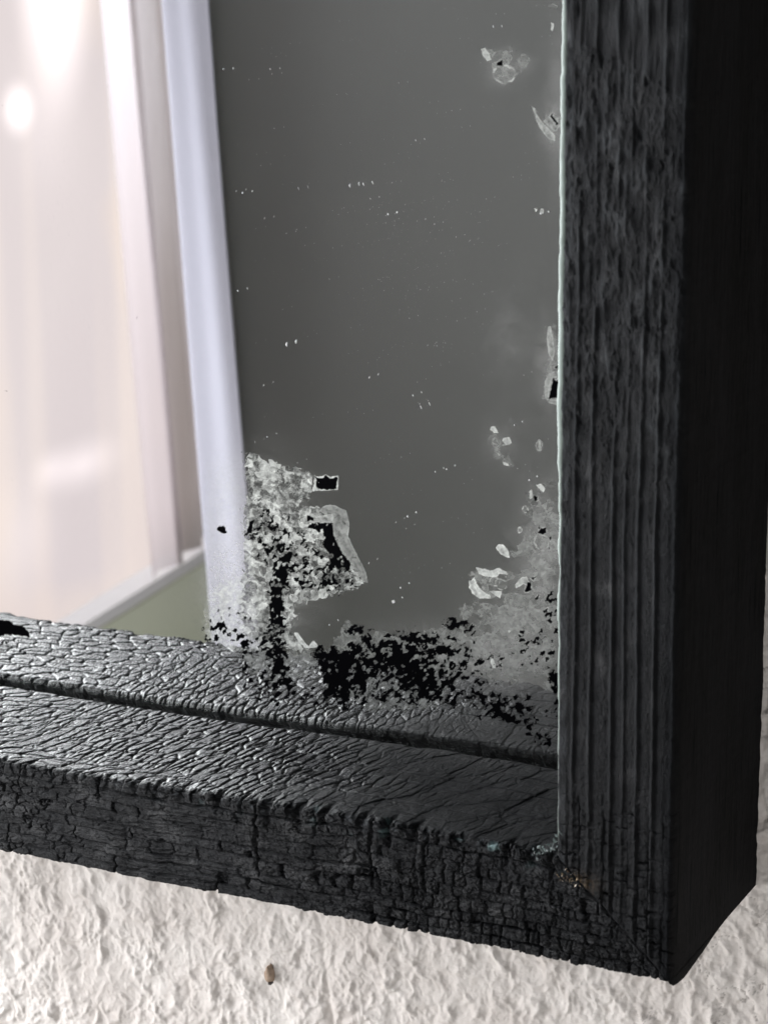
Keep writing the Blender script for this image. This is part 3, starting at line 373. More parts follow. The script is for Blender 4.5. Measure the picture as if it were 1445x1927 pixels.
SPECKS = [[-20.82,28.78,0.04],[-18.85,28.8,0.024],[-18.78,28.63,0.02],[-19.75,28.41,0.016],[-13.64,28.38,0.032],[-12.98,26.38,0.024],[-20.4,24.32,0.032],[-20.13,24.27,0.04],[-17.76,24.51,0.032],[-15.63,24.7,0.04],[-15.08,24.75,0.032],[-14.81,24.25,0.02],[-14.1,23.72,0.032],[-19.22,23.36,0.032],[-19.59,22.97,0.016],[-18.3,22.85,0.016],[-20.29,26.04,0.024],[-20.43,20.6,0.032],[-16.53,21.25,0.032],[-18.37,18.7,0.048],[-14.92,17.7,0.032],[-19.39,17.08,0.02],[-13.14,17.16,0.032],[-12.82,16.75,0.04],[-12.25,14.39,0.028],[-11.79,14.53,0.036],[-8.16,23.97,0.032],[-13.87,12.32,0.028],[-13.38,12.59,0.032],[-15.02,10.62,0.024],[-13.29,10.46,0.032],[-13.69,9.82,0.032],[-13.98,9.23,0.032],[-8.76,18.23,0.028],[-9.1,16.39,0.024],[-8.51,14.42,0.032],[-19.83,14.85,0.024],[-19.29,15.1,0.024],[-11.0,12.53,0.02],[-19.64,21.76,0.016],[-9.98,30.35,0.024],[-13.27,19.99,0.02],[-13.66,20.28,0.02],[-16.73,8.0,0.024],[-9.75,22.79,0.02],[-18.0,14.21,0.02],[-17.35,17.33,0.016],[-19.03,14.59,0.016],[-14.07,15.38,0.016],[-13.63,14.82,0.016],[-7.94,20.01,0.011],[-11.13,26.76,0.005],[-16.62,21.93,0.007],[-14.31,22.15,0.013],[-14.42,10.62,0.013],[-17.5,29.6,0.006],[-10.7,22.78,0.013],[-11.47,15.31,0.01],[-11.63,20.46,0.006],[-15.09,20.54,0.007],[-12.88,18.01,0.008],[-11.84,27.25,0.006],[-8.52,22.39,0.009],[-11.87,21.37,0.012],[-12.33,29.44,0.007],[-10.7,12.25,0.01],[-15.99,18.42,0.012],[-19.09,28.85,0.009],[-12.69,13.19,0.012],[-13.47,11.23,0.006],[-13.74,25.27,0.008],[-15.99,26.16,0.013],[-12.27,19.05,0.012],[-15.33,29.95,0.006],[-13.68,20.15,0.012],[-10.45,10.34,0.005],[-12.92,16.67,0.011],[-14.22,25.51,0.011],[-19.63,29.06,0.007],[-13.31,20.99,0.01],[-17.53,22.44,0.014],[-18.78,28.32,0.012],[-18.92,12.91,0.011],[-14.31,19.5,0.008],[-8.24,11.95,0.012],[-18.59,29.25,0.012],[-8.89,18.04,0.006],[-14.66,22.72,0.008],[-19.56,19.5,0.009],[-12.02,18.36,0.011],[-9.63,24.34,0.006],[-14.3,23.37,0.005],[-14.48,22.76,0.009],[-12.6,21.89,0.008],[-8.17,30.02,0.01],[-7.93,11.87,0.012],[-7.8,15.99,0.013],[-11.99,22.42,0.01],[-14.08,23.04,0.008],[-10.69,19.63,0.006],[-18.68,27.86,0.006],[-14.58,12.29,0.005],[-12.1,26.15,0.005],[-15.57,22.59,0.005],[-12.5,21.91,0.007],[-11.55,24.6,0.007],[-14.01,18.82,0.007],[-11.84,22.31,0.011],[-13.18,20.33,0.008],[-10.74,21.37,0.01],[-13.45,22.31,0.008],[-13.9,10.7,0.007],[-14.55,19.18,0.006],[-11.33,21.1,0.005],[-13.48,23.83,0.013],[-15.85,29.85,0.013],[-13.71,11.62,0.011],[-9.57,27.9,0.009],[-16.23,19.17,0.009],[-13.34,21.72,0.01],[-13.31,23.2,0.008],[-14.07,29.64,0.01],[-7.86,30.73,0.009],[-12.02,13.04,0.01],[-13.55,14.17,0.008],[-12.67,19.52,0.009],[-12.7,10.81,0.01],[-15.09,14.35,0.008],[-13.92,23.0,0.011],[-13.52,18.95,0.01],[-7.95,14.37,0.011],[-9.87,15.49,0.008],[-13.64,20.48,0.006],[-18.52,20.01,0.012],[-12.64,24.26,0.007],[-15.52,28.65,0.01],[-14.24,26.39,0.008],[-8.62,25.69,0.011],[-17.59,27.34,0.006],[-13.74,29.46,0.012],[-17.03,12.77,0.006],[-16.51,17.38,0.008],[-18.24,20.53,0.009],[-17.32,24.73,0.009],[-10.34,27.6,0.012],[-8.9,25.13,0.01],[-15.98,30.52,0.013],[-13.05,21.93,0.009],[-12.25,23.44,0.013],[-15.15,20.98,0.011],[-14.14,10.44,0.009],[-17.54,12.89,0.011],[-9.88,30.77,0.012],[-16.12,27.93,0.012],[-11.75,24.71,0.012],[-8.95,17.57,0.007],[-10.86,10.3,0.012],[-11.94,17.44,0.005],[-13.82,23.36,0.006],[-14.63,16.78,0.005],[-11.87,22.44,0.013],[-18.0,29.72,0.012],[-8.51,14.76,0.012],[-11.2,20.48,0.01],[-14.33,21.42,0.006],[-13.28,20.17,0.009],[-10.03,21.14,0.012],[-11.84,28.88,0.006],[-18.17,12.22,0.01],[-11.12,13.31,0.005],[-19.18,29.53,0.01],[-15.89,23.88,0.011],[-11.92,19.03,0.008],[-13.67,22.67,0.008],[-18.8,29.35,0.013],[-14.39,21.27,0.007],[-19.0,21.02,0.012],[-16.12,23.63,0.014],[-15.47,11.46,0.007],[-13.94,22.6,0.005],[-10.76,20.46,0.006],[-16.92,23.3,0.005],[-12.51,29.59,0.009],[-9.15,21.39,0.008],[-13.83,18.44,0.008],[-19.39,15.86,0.013],[-15.16,25.97,0.008],[-15.74,17.41,0.01],[-10.75,18.87,0.01],[-13.16,26.23,0.011],[-11.74,17.16,0.011],[-13.84,22.38,0.006],[-19.44,17.02,0.009],[-12.37,18.28,0.01],[-7.79,25.63,0.008],[-10.66,23.76,0.007],[-11.19,26.88,0.009],[-12.15,20.02,0.01],[-13.16,15.03,0.006],[-19.19,9.93,0.011],[-15.19,23.67,0.008],[-14.53,21.34,0.009],[-15.27,22.91,0.005],[-16.25,17.63,0.006],[-13.18,13.46,0.008],[-19.49,25.71,0.011],[-15.6,26.96,0.006],[-14.6,18.09,0.005],[-17.1,27.53,0.007],[-15.09,23.43,0.005],[-11.11,29.69,0.008],[-11.85,24.95,0.013],[-12.12,23.53,0.013],[-14.7,14.53,0.007],[-12.0,10.78,0.011],[-14.29,20.94,0.012],[-12.96,17.67,0.012],[-14.72,23.96,0.011],[-15.16,19.45,0.013],[-13.45,12.12,0.014],[-10.33,18.12,0.013],[-13.76,10.79,0.01],[-12.52,19.06,0.011],[-14.25,26.6,0.005],[-12.07,21.09,0.005],[-13.25,21.92,0.008],[-18.84,9.53,0.009],[-13.17,25.93,0.011],[-14.46,21.33,0.008],[-19.69,18.67,0.013],[-10.94,20.17,0.007],[-13.27,21.21,0.009],[-12.51,21.06,0.01],[-10.95,14.51,0.012],[-11.32,12.73,0.013],[-10.51,30.94,0.006],[-11.94,23.24,0.012],[-8.41,18.32,0.006],[-15.87,28.86,0.009],[-17.47,15.95,0.006],[-9.21,25.21,0.01],[-13.33,21.98,0.01],[-12.48,25.19,0.006],[-18.18,10.29,0.013],[-16.63,19.95,0.005],[-11.42,23.02,0.005],[-12.18,24.04,0.011],[-8.85,14.96,0.005],[-14.38,29.93,0.01],[-15.66,19.5,0.013],[-16.43,12.37,0.006],[-15.37,24.75,0.009],[-11.91,23.99,0.009],[-10.99,23.91,0.01],[-12.42,23.14,0.009],[-20.07,11.24,0.008],[-13.03,23.85,0.007],[-12.72,22.38,0.01],[-14.2,23.4,0.01],[-10.36,19.96,0.012],[-13.45,21.46,0.01],[-8.98,14.81,0.01],[-10.82,23.86,0.012],[-15.55,22.09,0.01],[-15.25,21.41,0.006],[-8.13,25.95,0.007],[-14.09,21.91,0.006],[-12.87,16.87,0.013],[-15.35,12.51,0.011],[-9.35,12.47,0.005],[-17.48,19.06,0.013],[-12.76,13.92,0.006],[-10.05,24.34,0.012],[-11.61,13.14,0.005],[-8.42,22.47,0.007],[-16.13,20.69,0.009],[-7.92,11.57,0.009],[-11.96,24.98,0.012],[-11.17,10.5,0.013],[-19.3,21.31,0.01],[-17.1,13.53,0.013],[-12.29,24.42,0.005],[-13.77,18.55,0.013],[-15.31,22.62,0.013],[-16.9,13.78,0.005],[-10.79,29.88,0.012],[-18.73,26.67,0.011],[-11.69,24.25,0.014],[-13.19,22.57,0.007],[-11.57,27.45,0.014],[-15.76,22.91,0.006],[-17.73,13.93,0.009],[-16.4,20.09,0.012],[-14.52,23.69,0.013],[-15.44,23.79,0.012],[-8.23,25.89,0.008],[-14.37,31.15,0.005],[-13.58,27.99,0.007],[-14.05,22.84,0.01],[-18.99,11.81,0.006],[-12.63,13.48,0.01],[-13.83,20.07,0.011],[-15.62,19.28,0.009],[-14.32,24.14,0.011],[-17.65,21.55,0.013],[-12.94,23.52,0.009],[-16.36,23.76,0.011],[-10.54,23.56,0.009],[-12.24,19.13,0.008],[-15.05,20.53,0.006],[-12.51,21.96,0.005],[-9.34,20.45,0.009],[-9.78,18.7,0.008],[-12.81,23.91,0.007],[-15.35,24.86,0.008],[-8.75,28.33,0.007],[-13.67,23.58,0.011],[-12.55,19.0,0.006],[-16.57,23.26,0.006],[-12.97,21.18,0.012],[-10.7,28.13,0.005],[-15.77,18.53,0.012],[-12.43,21.77,0.012],[-12.57,22.32,0.005],[-17.28,11.83,0.008],[-14.19,23.67,0.013],[-13.91,10.18,0.011],[-12.18,19.37,0.005],[-12.43,18.53,0.01],[-12.94,16.91,0.009],[-9.47,22.31,0.013],[-12.61,23.61,0.01],[-16.37,22.4,0.012],[-17.13,31.1,0.006],[-11.57,20.72,0.013],[-10.89,22.89,0.011],[-16.17,29.93,0.01],[-15.48,26.62,0.007],[-13.41,20.8,0.012],[-10.59,20.39,0.013],[-12.84,19.91,0.013],[-10.48,23.58,0.009],[-11.09,14.06,0.013],[-19.26,26.78,0.005],[-14.32,18.02,0.013],[-11.62,16.85,0.006],[-12.26,28.86,0.005],[-11.93,12.55,0.011],[-13.0,23.13,0.009],[-18.32,25.7,0.01],[-14.34,18.75,0.012],[-8.18,24.77,0.009],[-14.44,24.04,0.007],[-13.24,25.75,0.011],[-19.7,18.84,0.006],[-14.95,23.32,0.012],[-15.37,28.59,0.007],[-12.43,27.72,0.014],[-10.47,19.84,0.009],[-13.55,13.45,0.007],[-13.98,23.76,0.005],[-11.8,26.85,0.008],[-13.98,20.86,0.005],[-13.41,27.9,0.007],[-12.15,21.94,0.01],[-10.85,22.93,0.013],[-9.46,24.15,0.011],[-12.55,19.05,0.012],[-19.38,27.41,0.007],[-13.04,21.78,0.006],[-12.74,22.84,0.013],[-19.62,15.67,0.008],[-11.37,20.01,0.012],[-14.19,26.29,0.005],[-16.13,21.87,0.009],[-11.25,29.93,0.013],[-13.84,18.99,0.011],[-10.85,14.67,0.009],[-15.12,20.9,0.009],[-8.75,26.06,0.011],[-9.52,24.93,0.01],[-13.47,14.45,0.007],[-17.12,21.89,0.007],[-11.83,30.95,0.011],[-15.52,20.6,0.011],[-15.23,28.98,0.014],[-8.88,26.68,0.011],[-9.75,29.9,0.005],[-15.82,16.33,0.012],[-9.67,22.85,0.011],[-12.74,24.17,0.007],[-17.88,26.86,0.008],[-19.33,25.3,0.011],[-12.36,21.29,0.006],[-19.9,9.0,0.008],[-14.13,22.83,0.007],[-9.6,16.41,0.009],[-15.85,21.86,0.01],[-10.46,29.11,0.012],[-10.47,23.95,0.01],[-13.01,20.59,0.007],[-16.51,19.91,0.006],[-19.29,15.99,0.012],[-11.95,25.03,0.007],[-13.83,23.23,0.006],[-15.7,27.94,0.009],[-15.14,22.49,0.011],[-11.4,23.02,0.014],[-13.66,25.89,0.008],[-14.49,14.71,0.008],[-13.23,20.9,0.006],[-13.93,24.85,0.012],[-13.65,10.51,0.007],[-8.38,31.05,0.008],[-18.1,25.3,0.005],[-13.42,24.09,0.013],[-14.5,18.47,0.011],[-14.01,24.45,0.01],[-17.29,16.01,0.012],[-8.25,11.09,0.011],[-13.05,22.99,0.006],[-13.94,22.05,0.012],[-14.61,11.29,0.006],[-14.59,18.19,0.013],[-11.57,20.65,0.005],[-17.6,19.17,0.007],[-14.99,20.06,0.013],[-10.3,21.04,0.013],[-12.99,22.14,0.01],[-13.42,20.69,0.01],[-17.71,23.84,0.006],[-14.83,23.87,0.012],[-13.05,27.86,0.009],[-11.93,18.88,0.01],[-13.55,10.2,0.007],[-10.51,20.18,0.006],[-15.16,16.33,0.012],[-13.04,20.45,0.012],[-12.32,21.61,0.009],[-10.23,24.41,0.013],[-11.39,21.42,0.01],[-12.06,25.22,0.012],[-11.83,23.6,0.005],[-9.01,25.56,0.007],[-17.87,23.01,0.013],[-19.41,17.1,0.014],[-12.13,27.34,0.013],[-12.17,19.05,0.012],[-11.4,18.8,0.012],[-18.42,24.65,0.007],[-7.78,29.77,0.011],[-14.96,18.24,0.011],[-13.5,10.97,0.007],[-14.03,14.6,0.007],[-12.92,21.86,0.007],[-8.15,10.45,0.013],[-12.17,25.71,0.01],[-13.15,24.17,0.005],[-15.57,29.84,0.013],[-10.53,25.65,0.011],[-11.32,30.6,0.011],[-10.0,19.1,0.012],[-14.14,24.84,0.007],[-12.82,21.06,0.011],[-12.56,22.82,0.008],[-13.92,23.06,0.011],[-19.81,23.79,0.006],[-11.9,26.11,0.011],[-14.05,18.67,0.006],[-13.85,23.32,0.01]]

def sdf(poly, X, Z):
    P = np.array(poly); d = np.full(X.shape, 1e9); ins = np.zeros(X.shape, bool); n = len(P)
    for i in range(n):
        a = P[i]; b = P[(i + 1) % n]; e = b - a; wx_ = X - a[0]; wz_ = Z - a[1]
        t = np.clip((wx_ * e[0] + wz_ * e[1]) / (e @ e + 1e-12), 0, 1)
        d = np.minimum(d, np.hypot(wx_ - t * e[0], wz_ - t * e[1]))
        c = ((a[1] <= Z) & (b[1] > Z)) | ((b[1] <= Z) & (a[1] > Z))
        with np.errstate(divide='ignore', invalid='ignore'): xi_ = a[0] + (Z - a[1]) / (b[1] - a[1] + 1e-12) * e[0]
        ins ^= c & (X < xi_)
    return np.where(ins, -d, d)
def window_of(poly, pad):
    P = np.array(poly); i0, i1 = np.searchsorted(gx, [P[:, 0].min() - pad, P[:, 0].max() + pad]); j0, j1 = np.searchsorted(gz, [P[:, 1].min() - pad, P[:, 1].max() + pad])
    return slice(i0, i1), slice(j0, j1)
gx = spaced(-35, -7, -60, -4.4, .026, .8); gz = spaced(2.4, 32, 2.3, 55, .026, .8)
gx = np.unique(np.round(gx, 4)); gz = np.unique(np.round(gz, 4))
X, Z = np.meshgrid(gx, gz, indexing='ij')
w1x = X + .10 * fbm(X * 3, Z * 3, 4, 401, .6); w1z = Z + .10 * fbm(X * 3, Z * 3, 4, 402, .6)          # ragged edges
w0x = X + .035 * fbm(X * 6, Z * 6, 3, 403, .6); w0z = Z + .035 * fbm(X * 6, Z * 6, 3, 404, .6)        # crisp, slightly uneven edges
fx = X + .15 * fbm(X * 2.0, Z * 2.0, 3, 410); fz = Z + .15 * fbm(X * 2.0, Z * 2.0, 3, 411)
f1, f2, cid, vx, vy = voro(fx / .34, fz / .27, 412, 1.0); e1 = f2 - f1
g1, g2, cid2, ux, uy = voro(fx / .16 + 5, fz / .13, 413, 1.0); e2 = g2 - g1
ccx = X + ux * .16 + .5 * vx * .34; ccz = Z + uy * .13 + .5 * vy * .27        # zone edges follow whole flakes
dens = np.zeros(X.shape); zbr = np.zeros(X.shape); opq = np.zeros(X.shape)
for poly, a, b in ZONES:
    sl = window_of(poly, .8); soft = .05 if a > .9 else (.22 if a > .7 else .35)
    d = sdf(poly, ccx[sl], ccz[sl]) if a > .7 else sdf(poly, w1x[sl] + .12 * fbm(X[sl] * 1.2, Z[sl] * 1.2, 2, 405), w1z[sl])
    mk = ss(soft, -soft, d) * a; zbr[sl] = np.where(mk > dens[sl], b, zbr[sl]); opq[sl] = np.where(mk > dens[sl], .9 if a > .9 else .55, opq[sl]); dens[sl] = np.maximum(dens[sl], mk)
fn = fbm(X * 5, Z * 5, 4, 414, .6)
big = fbm(X * .9, Z * .9, 3, 416)
rim = np.exp(-((e1 - .08) / .055) ** 2); rim2 = np.exp(-((e2 - .12) / .08) ** 2)
contour = np.exp(-(np.abs(fbm(fx * 2.2, fz * 2.2, 3, 415)) / .03) ** 2)
keep = .50 * cid + .30 * cid2 + .20 * (fn + .5) + .45 * big + .12 * (zbr > .55)
take = ss(.0, .05, dens - (.10 + .80 * keep))
hi = zbr > .3
tone = .44 + .95 * (cid - .35) + .65 * (cid2 - .5) + .75 * big + .60 * fn
br = np.where(hi, zbr * np.clip(tone - .10, .12, 1.35) + rim * .15 + rim2 * .06 + contour * .14 - .20 * np.exp(-(e1 / .035) ** 2), zbr * (.7 + .5 * cid2 + .25 * fn) + contour * .06)
veil = zbr > .55                                                   # thin pale bloom low on the left
br = np.where(veil, .50 + .30 * fn + .12 * cid2 + .12 * contour, br)
alpha = take * np.where(hi, opq, .60) * np.clip(.62 + .45 * cid2 + rim * .3, 0, 1)
alpha = np.where(veil, dens * np.clip(.62 + .8 * fn + .3 * big, .12, .9), alpha)
# large lone flakes, rings and curls
for poly, b, a in PALE:
    sl = window_of(poly, .3); d = sdf(poly, w0x[sl], w0z[sl]); mk = ss(.012, -.012, d)
    wr_ = fbm(X[sl] * 4 + Z[sl] * 2, Z[sl] * 1.6, 3, 417)
    tex = b * (.70 + .35 * fn[sl] + .40 * wr_ + .25 * (cid2[sl] - .5)) + .10 * np.exp(-((d + .03) / .02) ** 2) - .12 * contour[sl]
    br[sl] = np.where(mk > .3, tex, br[sl]); alpha[sl] = np.maximum(alpha[sl] * (1 - mk), mk * a)
for cx, cz, rx_, rz_, wd0, b in RINGS:
    sl = (slice(*np.searchsorted(gx, [cx - rx_ * 1.5, cx + rx_ * 1.5])), slice(*np.searchsorted(gz, [cz - rz_ * 1.5, cz + rz_ * 1.5])))
    u_ = (w1x[sl] - cx) / rx_; q_ = (w1z[sl] - cz) / rz_; r_ = np.sqrt(u_ * u_ + q_ * q_); an = np.arctan2(q_, u_)
    mk = np.exp(-(((r_ - .85) * rx_) / (wd0 * .6)) ** 2) * np.clip(.65 + .9 * vn(an * 1.3 + cx, an * 0 + cz, 420), 0, 1) * .85
    mk2 = ss(.9, .6, r_) * .22 * np.clip(.6 + fn[sl] * 1.5, 0, 1)
    t_ = np.maximum(mk, mk2); br[sl] = np.where(t_ > alpha[sl], b, br[sl]); alpha[sl] = np.maximum(alpha[sl], t_)
# black losses
bd_ = np.zeros(X.shape)
for cx, cz, rx_, rz_, d_ in BB:
    bd_ = 1 - (1 - bd_) * (1 - min(.985, d_ * .93) * np.exp(-(((X - cx) / (rx_ * 1.1)) ** 2 + ((Z - cz) / (rz_ * 1.1)) ** 2) ** 1.3))
n1 = fbm(X * 2.6 + .5 * fbm(X * 5, Z * 5, 3, 430), Z * 2.6 + .5 * fbm(X * 5, Z * 5, 3, 431), 3, 432, .5)
f1, f2, c3, _, _ = voro((X * .8 + Z * .6 + .07 * fbm(X * 6, Z * 6, 3, 433)) / .21, (Z * .8 - X * .6 + .07 * fbm(X * 6, Z * 6, 3, 434)) / .12, 435, 1.0)
thr = .53 + .55 * n1 + .62 * (c3 - .5)
sg = bd_ - np.clip(thr, .1, 3) - .08
black = np.maximum(ss(-.02, .02, sg), .55 * ss(-.30, -.02, sg) * ss(.25, .7, bd_) * np.clip(.7 + fn, 0, 1))
for poly in BLACK:
    sl = window_of(poly, .3); d = sdf(poly, w0x[sl] + .45 * (w1x - X)[sl], w0z[sl] + .45 * (w1z - Z)[sl]); hole = ss(.22, .30, fbm(X[sl] * 3.4, Z[sl] * 2.6, 4, 436)) if np.ptp(np.array(poly)[:, 1]) > .8 else 0
    d = d + .05 * fn[sl]; black[sl] = np.maximum(black[sl], ss(.01, -.01, d) * (1 - hole))
    ring = np.exp(-((d - .03) / .022) ** 2) * np.clip(.35 + 1.6 * fn[sl], 0, 1) * .8
    br[sl] = np.where(ring > alpha[sl], .6, br[sl]); alpha[sl] = np.maximum(alpha[sl], ring * .8)
hz = .012 + np.zeros(X.shape)
for cx, cz, rx_, rz_, d_ in HZ:
    hz = hz + d_ * np.exp(-(((X - cx) / rx_) ** 2 + ((Z - cz) / rz_) ** 2) * 1.2)
hz = hz * np.clip(.8 + .8 * fbm(X * 1.5, Z * 1.5, 4, 440) + .6 * fn, .1, 2)
# fine rubs and wipes on the back
rub = np.clip(fbm(X * 14 + Z * 5, Z * 2.2 - X * 1, 3, 441) - .30, 0, 1) * ss(-.1, .5, fbm(X * .4, Z * .4, 2, 442)) * .16 + .012 * np.clip(fbm(X * 20, Z * 20, 2, 443), 0, 1)
col = np.stack([black, np.clip(alpha, 0, 1), np.clip(br, .02, 1), np.clip(hz + rub, 0, 1)], -1)
k = NT('aged_silvering'); at = k.n('ShaderNodeAttribute', attribute_name='wear'); sep = k.n('ShaderNodeSeparateColor'); k.l(at.outputs['Color'], sep.inputs[0])
gls = k.n('ShaderNodeBsdfGlossy'); gls.inputs['Color'].default_value = (.905, .925, .91, 1); gls.inputs['Roughness'].default_value = .0
dull = k.n('ShaderNodeBsdfDiffuse'); dull.inputs['Color'].default_value = (.40, .40, .39, 1)
pale = k.n('ShaderNodeBsdfDiffuse'); pc = k.mix(sep.outputs[2], (.0, .0, .0, 1), (.95, .98, .93, 1)); k.l(pc, pale.inputs['Color'])
blk = k.n('ShaderNodeBsdfDiffuse'); blk.inputs['Color'].default_value = (.0025, .0025, .003, 1)
def mixs(f, a, b):
    o = k.n('ShaderNodeMixShader'); k.l(f, o.inputs[0]); k.l(a, o.inputs[1]); k.l(b, o.inputs[2]); return o.outputs[0]
sh = mixs(at.outputs['Alpha'], gls.outputs[0], dull.outputs[0]); sh = mixs(sep.outputs[1], sh, pale.outputs[0]); sh = mixs(sep.outputs[0], sh, blk.outputs[0])
k.l(sh, k.out.inputs['Surface']); k.t.nodes.remove(k.b)
P = np.stack([X, 8.382 + 0 * X, Z], -1)
tag(grid_mesh('silvered_glass', P, k.m, root, col), 'spotted mirror glass losing its silvering in black and grey flakes')
# dark backing board behind the glass
V = []; F = []; box(V, F, -60, -3.9, 8.45, 9.05, 2.0, 55)
k = NT('dark_board'); k.b.inputs['Base Color'].default_value = (.012, .012, .012, 1); k.b.inputs['Roughness'].default_value = .8
poly_mesh('backing_board', V, F, k.m, root)
# dust on the front face of the glass (mirrored once by the silvering behind it)
rng = np.random.RandomState(9); V = []; F = []
for x, z, r in SPECKS:
    a = rng.uniform(0, 6.28); el = rng.choice([1, 1, 1.25, 1.7]); n = 7; b = len(V); r = r * (1.25 if r > .02 else 1)
    for t in range(n):
        th = t / n * 6.283; rr = r * rng.uniform(.75, 1.15); u_, q_ = math.cos(th) * rr, math.sin(th) * rr * el
        V.append((x + u_ * math.cos(a) - q_ * math.sin(a) * .4, 8.02, z + q_)); 
    V.append((x, 8.02 - r * .5, z)); V.append((x, 8.02 + r * .5, z))
    F += [[b + t, b + (t + 1) % n, b + n] for t in range(n)] + [[b + (t + 1) % n, b + t, b + n + 1] for t in range(n)]
k = NT('pale_dust'); k.l(k.ramp(k.noise(90, 2), .35, g(.25), .65, g(.85)), k.b.inputs['Base Color']); k.b.inputs['Roughness'].default_value = .8
tag(poly_mesh('dust', V, F, k.m, root, True), 'pale dust specks on the glass', None, 'stuff')

# splinters and resin in the inner corner --------------------------
def shards(name, pts, mat, seed, n, spread, size, parent):
    rng = np.random.RandomState(seed); V = []; F = []
    for _ in range(n):
        c = pts[rng.randint(len(pts))]; c = np.array(c) + rng.normal(0, 1, 3) * spread
        d = rng.normal(0, 1, 3); d[1] -= .3; d /= np.linalg.norm(d); L = size * rng.uniform(.5, 1.7); e = np.cross(d, rng.normal(0, 1, 3)); e /= np.linalg.norm(e); f = np.cross(d, e)
        w_ = L * rng.uniform(.18, .45); b = len(V)
        V += [tuple(c - d * L * .5), tuple(c + e * w_), tuple(c + d * L * .7 + e * w_ * .2), tuple(c - e * w_ * .7), tuple(c + f * w_ * .35)]
        F += [[b, b + 1, b + 4], [b + 1, b + 2, b + 4], [b + 2, b + 3, b + 4], [b + 3, b, b + 4], [b, b + 3, b + 2, b + 1]]
    return poly_mesh(name, V, F, mat, parent)
k = NT('pale_splinter'); k.l(k.ramp(k.noise(300, 3), .35, (.03, .035, .035, 1), .65, (.22, .28, .27, 1)), k.b.inputs['Base Color']); k.b.inputs['Roughness'].default_value = .5
tag(shards('splinter', [(-4.12, .0, 4.15), (-4.3, .0, 3.95), (-4.55, .0, 3.8), (-4.05, -.02, 4.5), (-4.75, -.02, 3.72)], k.m, 3, 46, (.09, .04, .09), .13, root), 'pale torn splinters in the inner corner')
k = NT('brown_resin'); k.l(k.ramp(k.noise(260, 3), .35, (.05, .03, .018, 1), .7, (.42, .33, .22, 1)), k.b.inputs['Base Color']); k.b.inputs['Roughness'].default_value = .25
tag(shards('resin_crust', [(-3.75, -.03, 3.05), (-3.45, -.03, 2.98), (-3.15, -.03, 2.92), (-3.3, -.03, 3.1), (-3.55, -.03, 3.25)], k.m, 5, 60, (.14, .02, .09), .075, root), 'brown glinting resin crust on the mitre')

# ---------------------------------------------------------------- lump of filler on the wall
V = []; F = []
bm_n = 14
for i in range(bm_n + 1):
    for j in range(bm_n):
        th = math.pi * i / bm_n; ph = 2 * math.pi * j / bm_n
        x, y, z = math.sin(th) * math.cos(ph), math.sin(th) * math.sin(ph), math.cos(th)
        nz = 1 + .28 * float(fbm(np.array([x * 2.1 + 3 + z]), np.array([z * 2.3 + y * 1.7]), 3, 501)[0]) * 1.6
        V.append((-20.27 + .21 * x * nz * (1 - .25 * z), 9.05 + .24 * y * nz, -7.50 + .37 * z * nz))
for i in range(bm_n):
    for j in range(bm_n): F.append([i * bm_n + j, i * bm_n + (j + 1) % bm_n, (i + 1) * bm_n + (j + 1) % bm_n, (i + 1) * bm_n + j])
k = NT('tan_filler'); k.l(k.ramp(k.noise(180, 5), .3, (.22, .15, .10, 1), .7, (.50, .38, .29, 1)), k.b.inputs['Base Color']); k.b.inputs['Roughness'].default_value = .8; k.bump(k.noise(600, 4), .5, .001)
lump = bpy.data.objects.new('filler_lump', None); C.objects.link(lump); tag(lump, 'small tan lump of old filler stuck to the plaster below the frame', 'filler lump')
poly_mesh('body', V, F, k.m, lump, True)
V = []; F = []; box(V, F, -20.25, -20.13, 8.86, 9.1, -7.90, -7.80)
k = NT('dark_hole'); k.b.inputs['Base Color'].default_value = (.02, .012, .008, 1)
poly_mesh('nail_stub', V, F, k.m, lump)

# ---------------------------------------------------------------- the room seen in the mirror
k = NT('grey_wall_paint'); k.l(k.ramp(k.noise(3, 4), .3, (.163, .170, .166, 1), .7, (.178, .185, .181, 1)), k.b.inputs['Base Color']); k.b.inputs['Roughness'].default_value = .9
V = []; F = []; box(V, F, -136, 160, -178, -172, -160, 160, room)
tag(poly_mesh('far_wall', V, F, k.m), 'plain grey room wall seen in the mirror', None, 'structure')
k = NT('pale_green_paint'); k.l(k.ramp(k.noise(2.5, 3), .3, (.80, .84, .64, 1), .7, (.86, .88, .74, 1)), k.b.inputs['Base Color']); k.b.inputs['Roughness'].default_value = .7
V = []; F = []; box(V, F, -136, -131, -171.9, 5, -150, -61, room); box(V, F, -136, -131, -171.9, -166, -60.9, 200, room)
tag(poly_mesh('side_wall', V, F, k.m), 'pale green wall under the window', None, 'structure')
# window
k = NT('white_gloss_paint'); k.b.inputs['Base Color'].default_value = (.88, .86, .88, 1); k.b.inputs['Roughness'].default_value = .4
win = bpy.data.objects.new('window', None); C.objects.link(win); tag(win, 'bright window with a white sill reflected at the edge of the mirror', 'window')
V = []; F = []; box(V, F, -133, -130, -166, -163, -60, 200, room); box(V, F, -135, -130, -149, 4, 186, 200, room); poly_mesh('frame', V, F, k.m, win)
V = []; F = []; box(V, F, -134, -130.2, -171.5, 4, -60.2, -58.6, room); poly_mesh('sill', V, F, k.m, win)
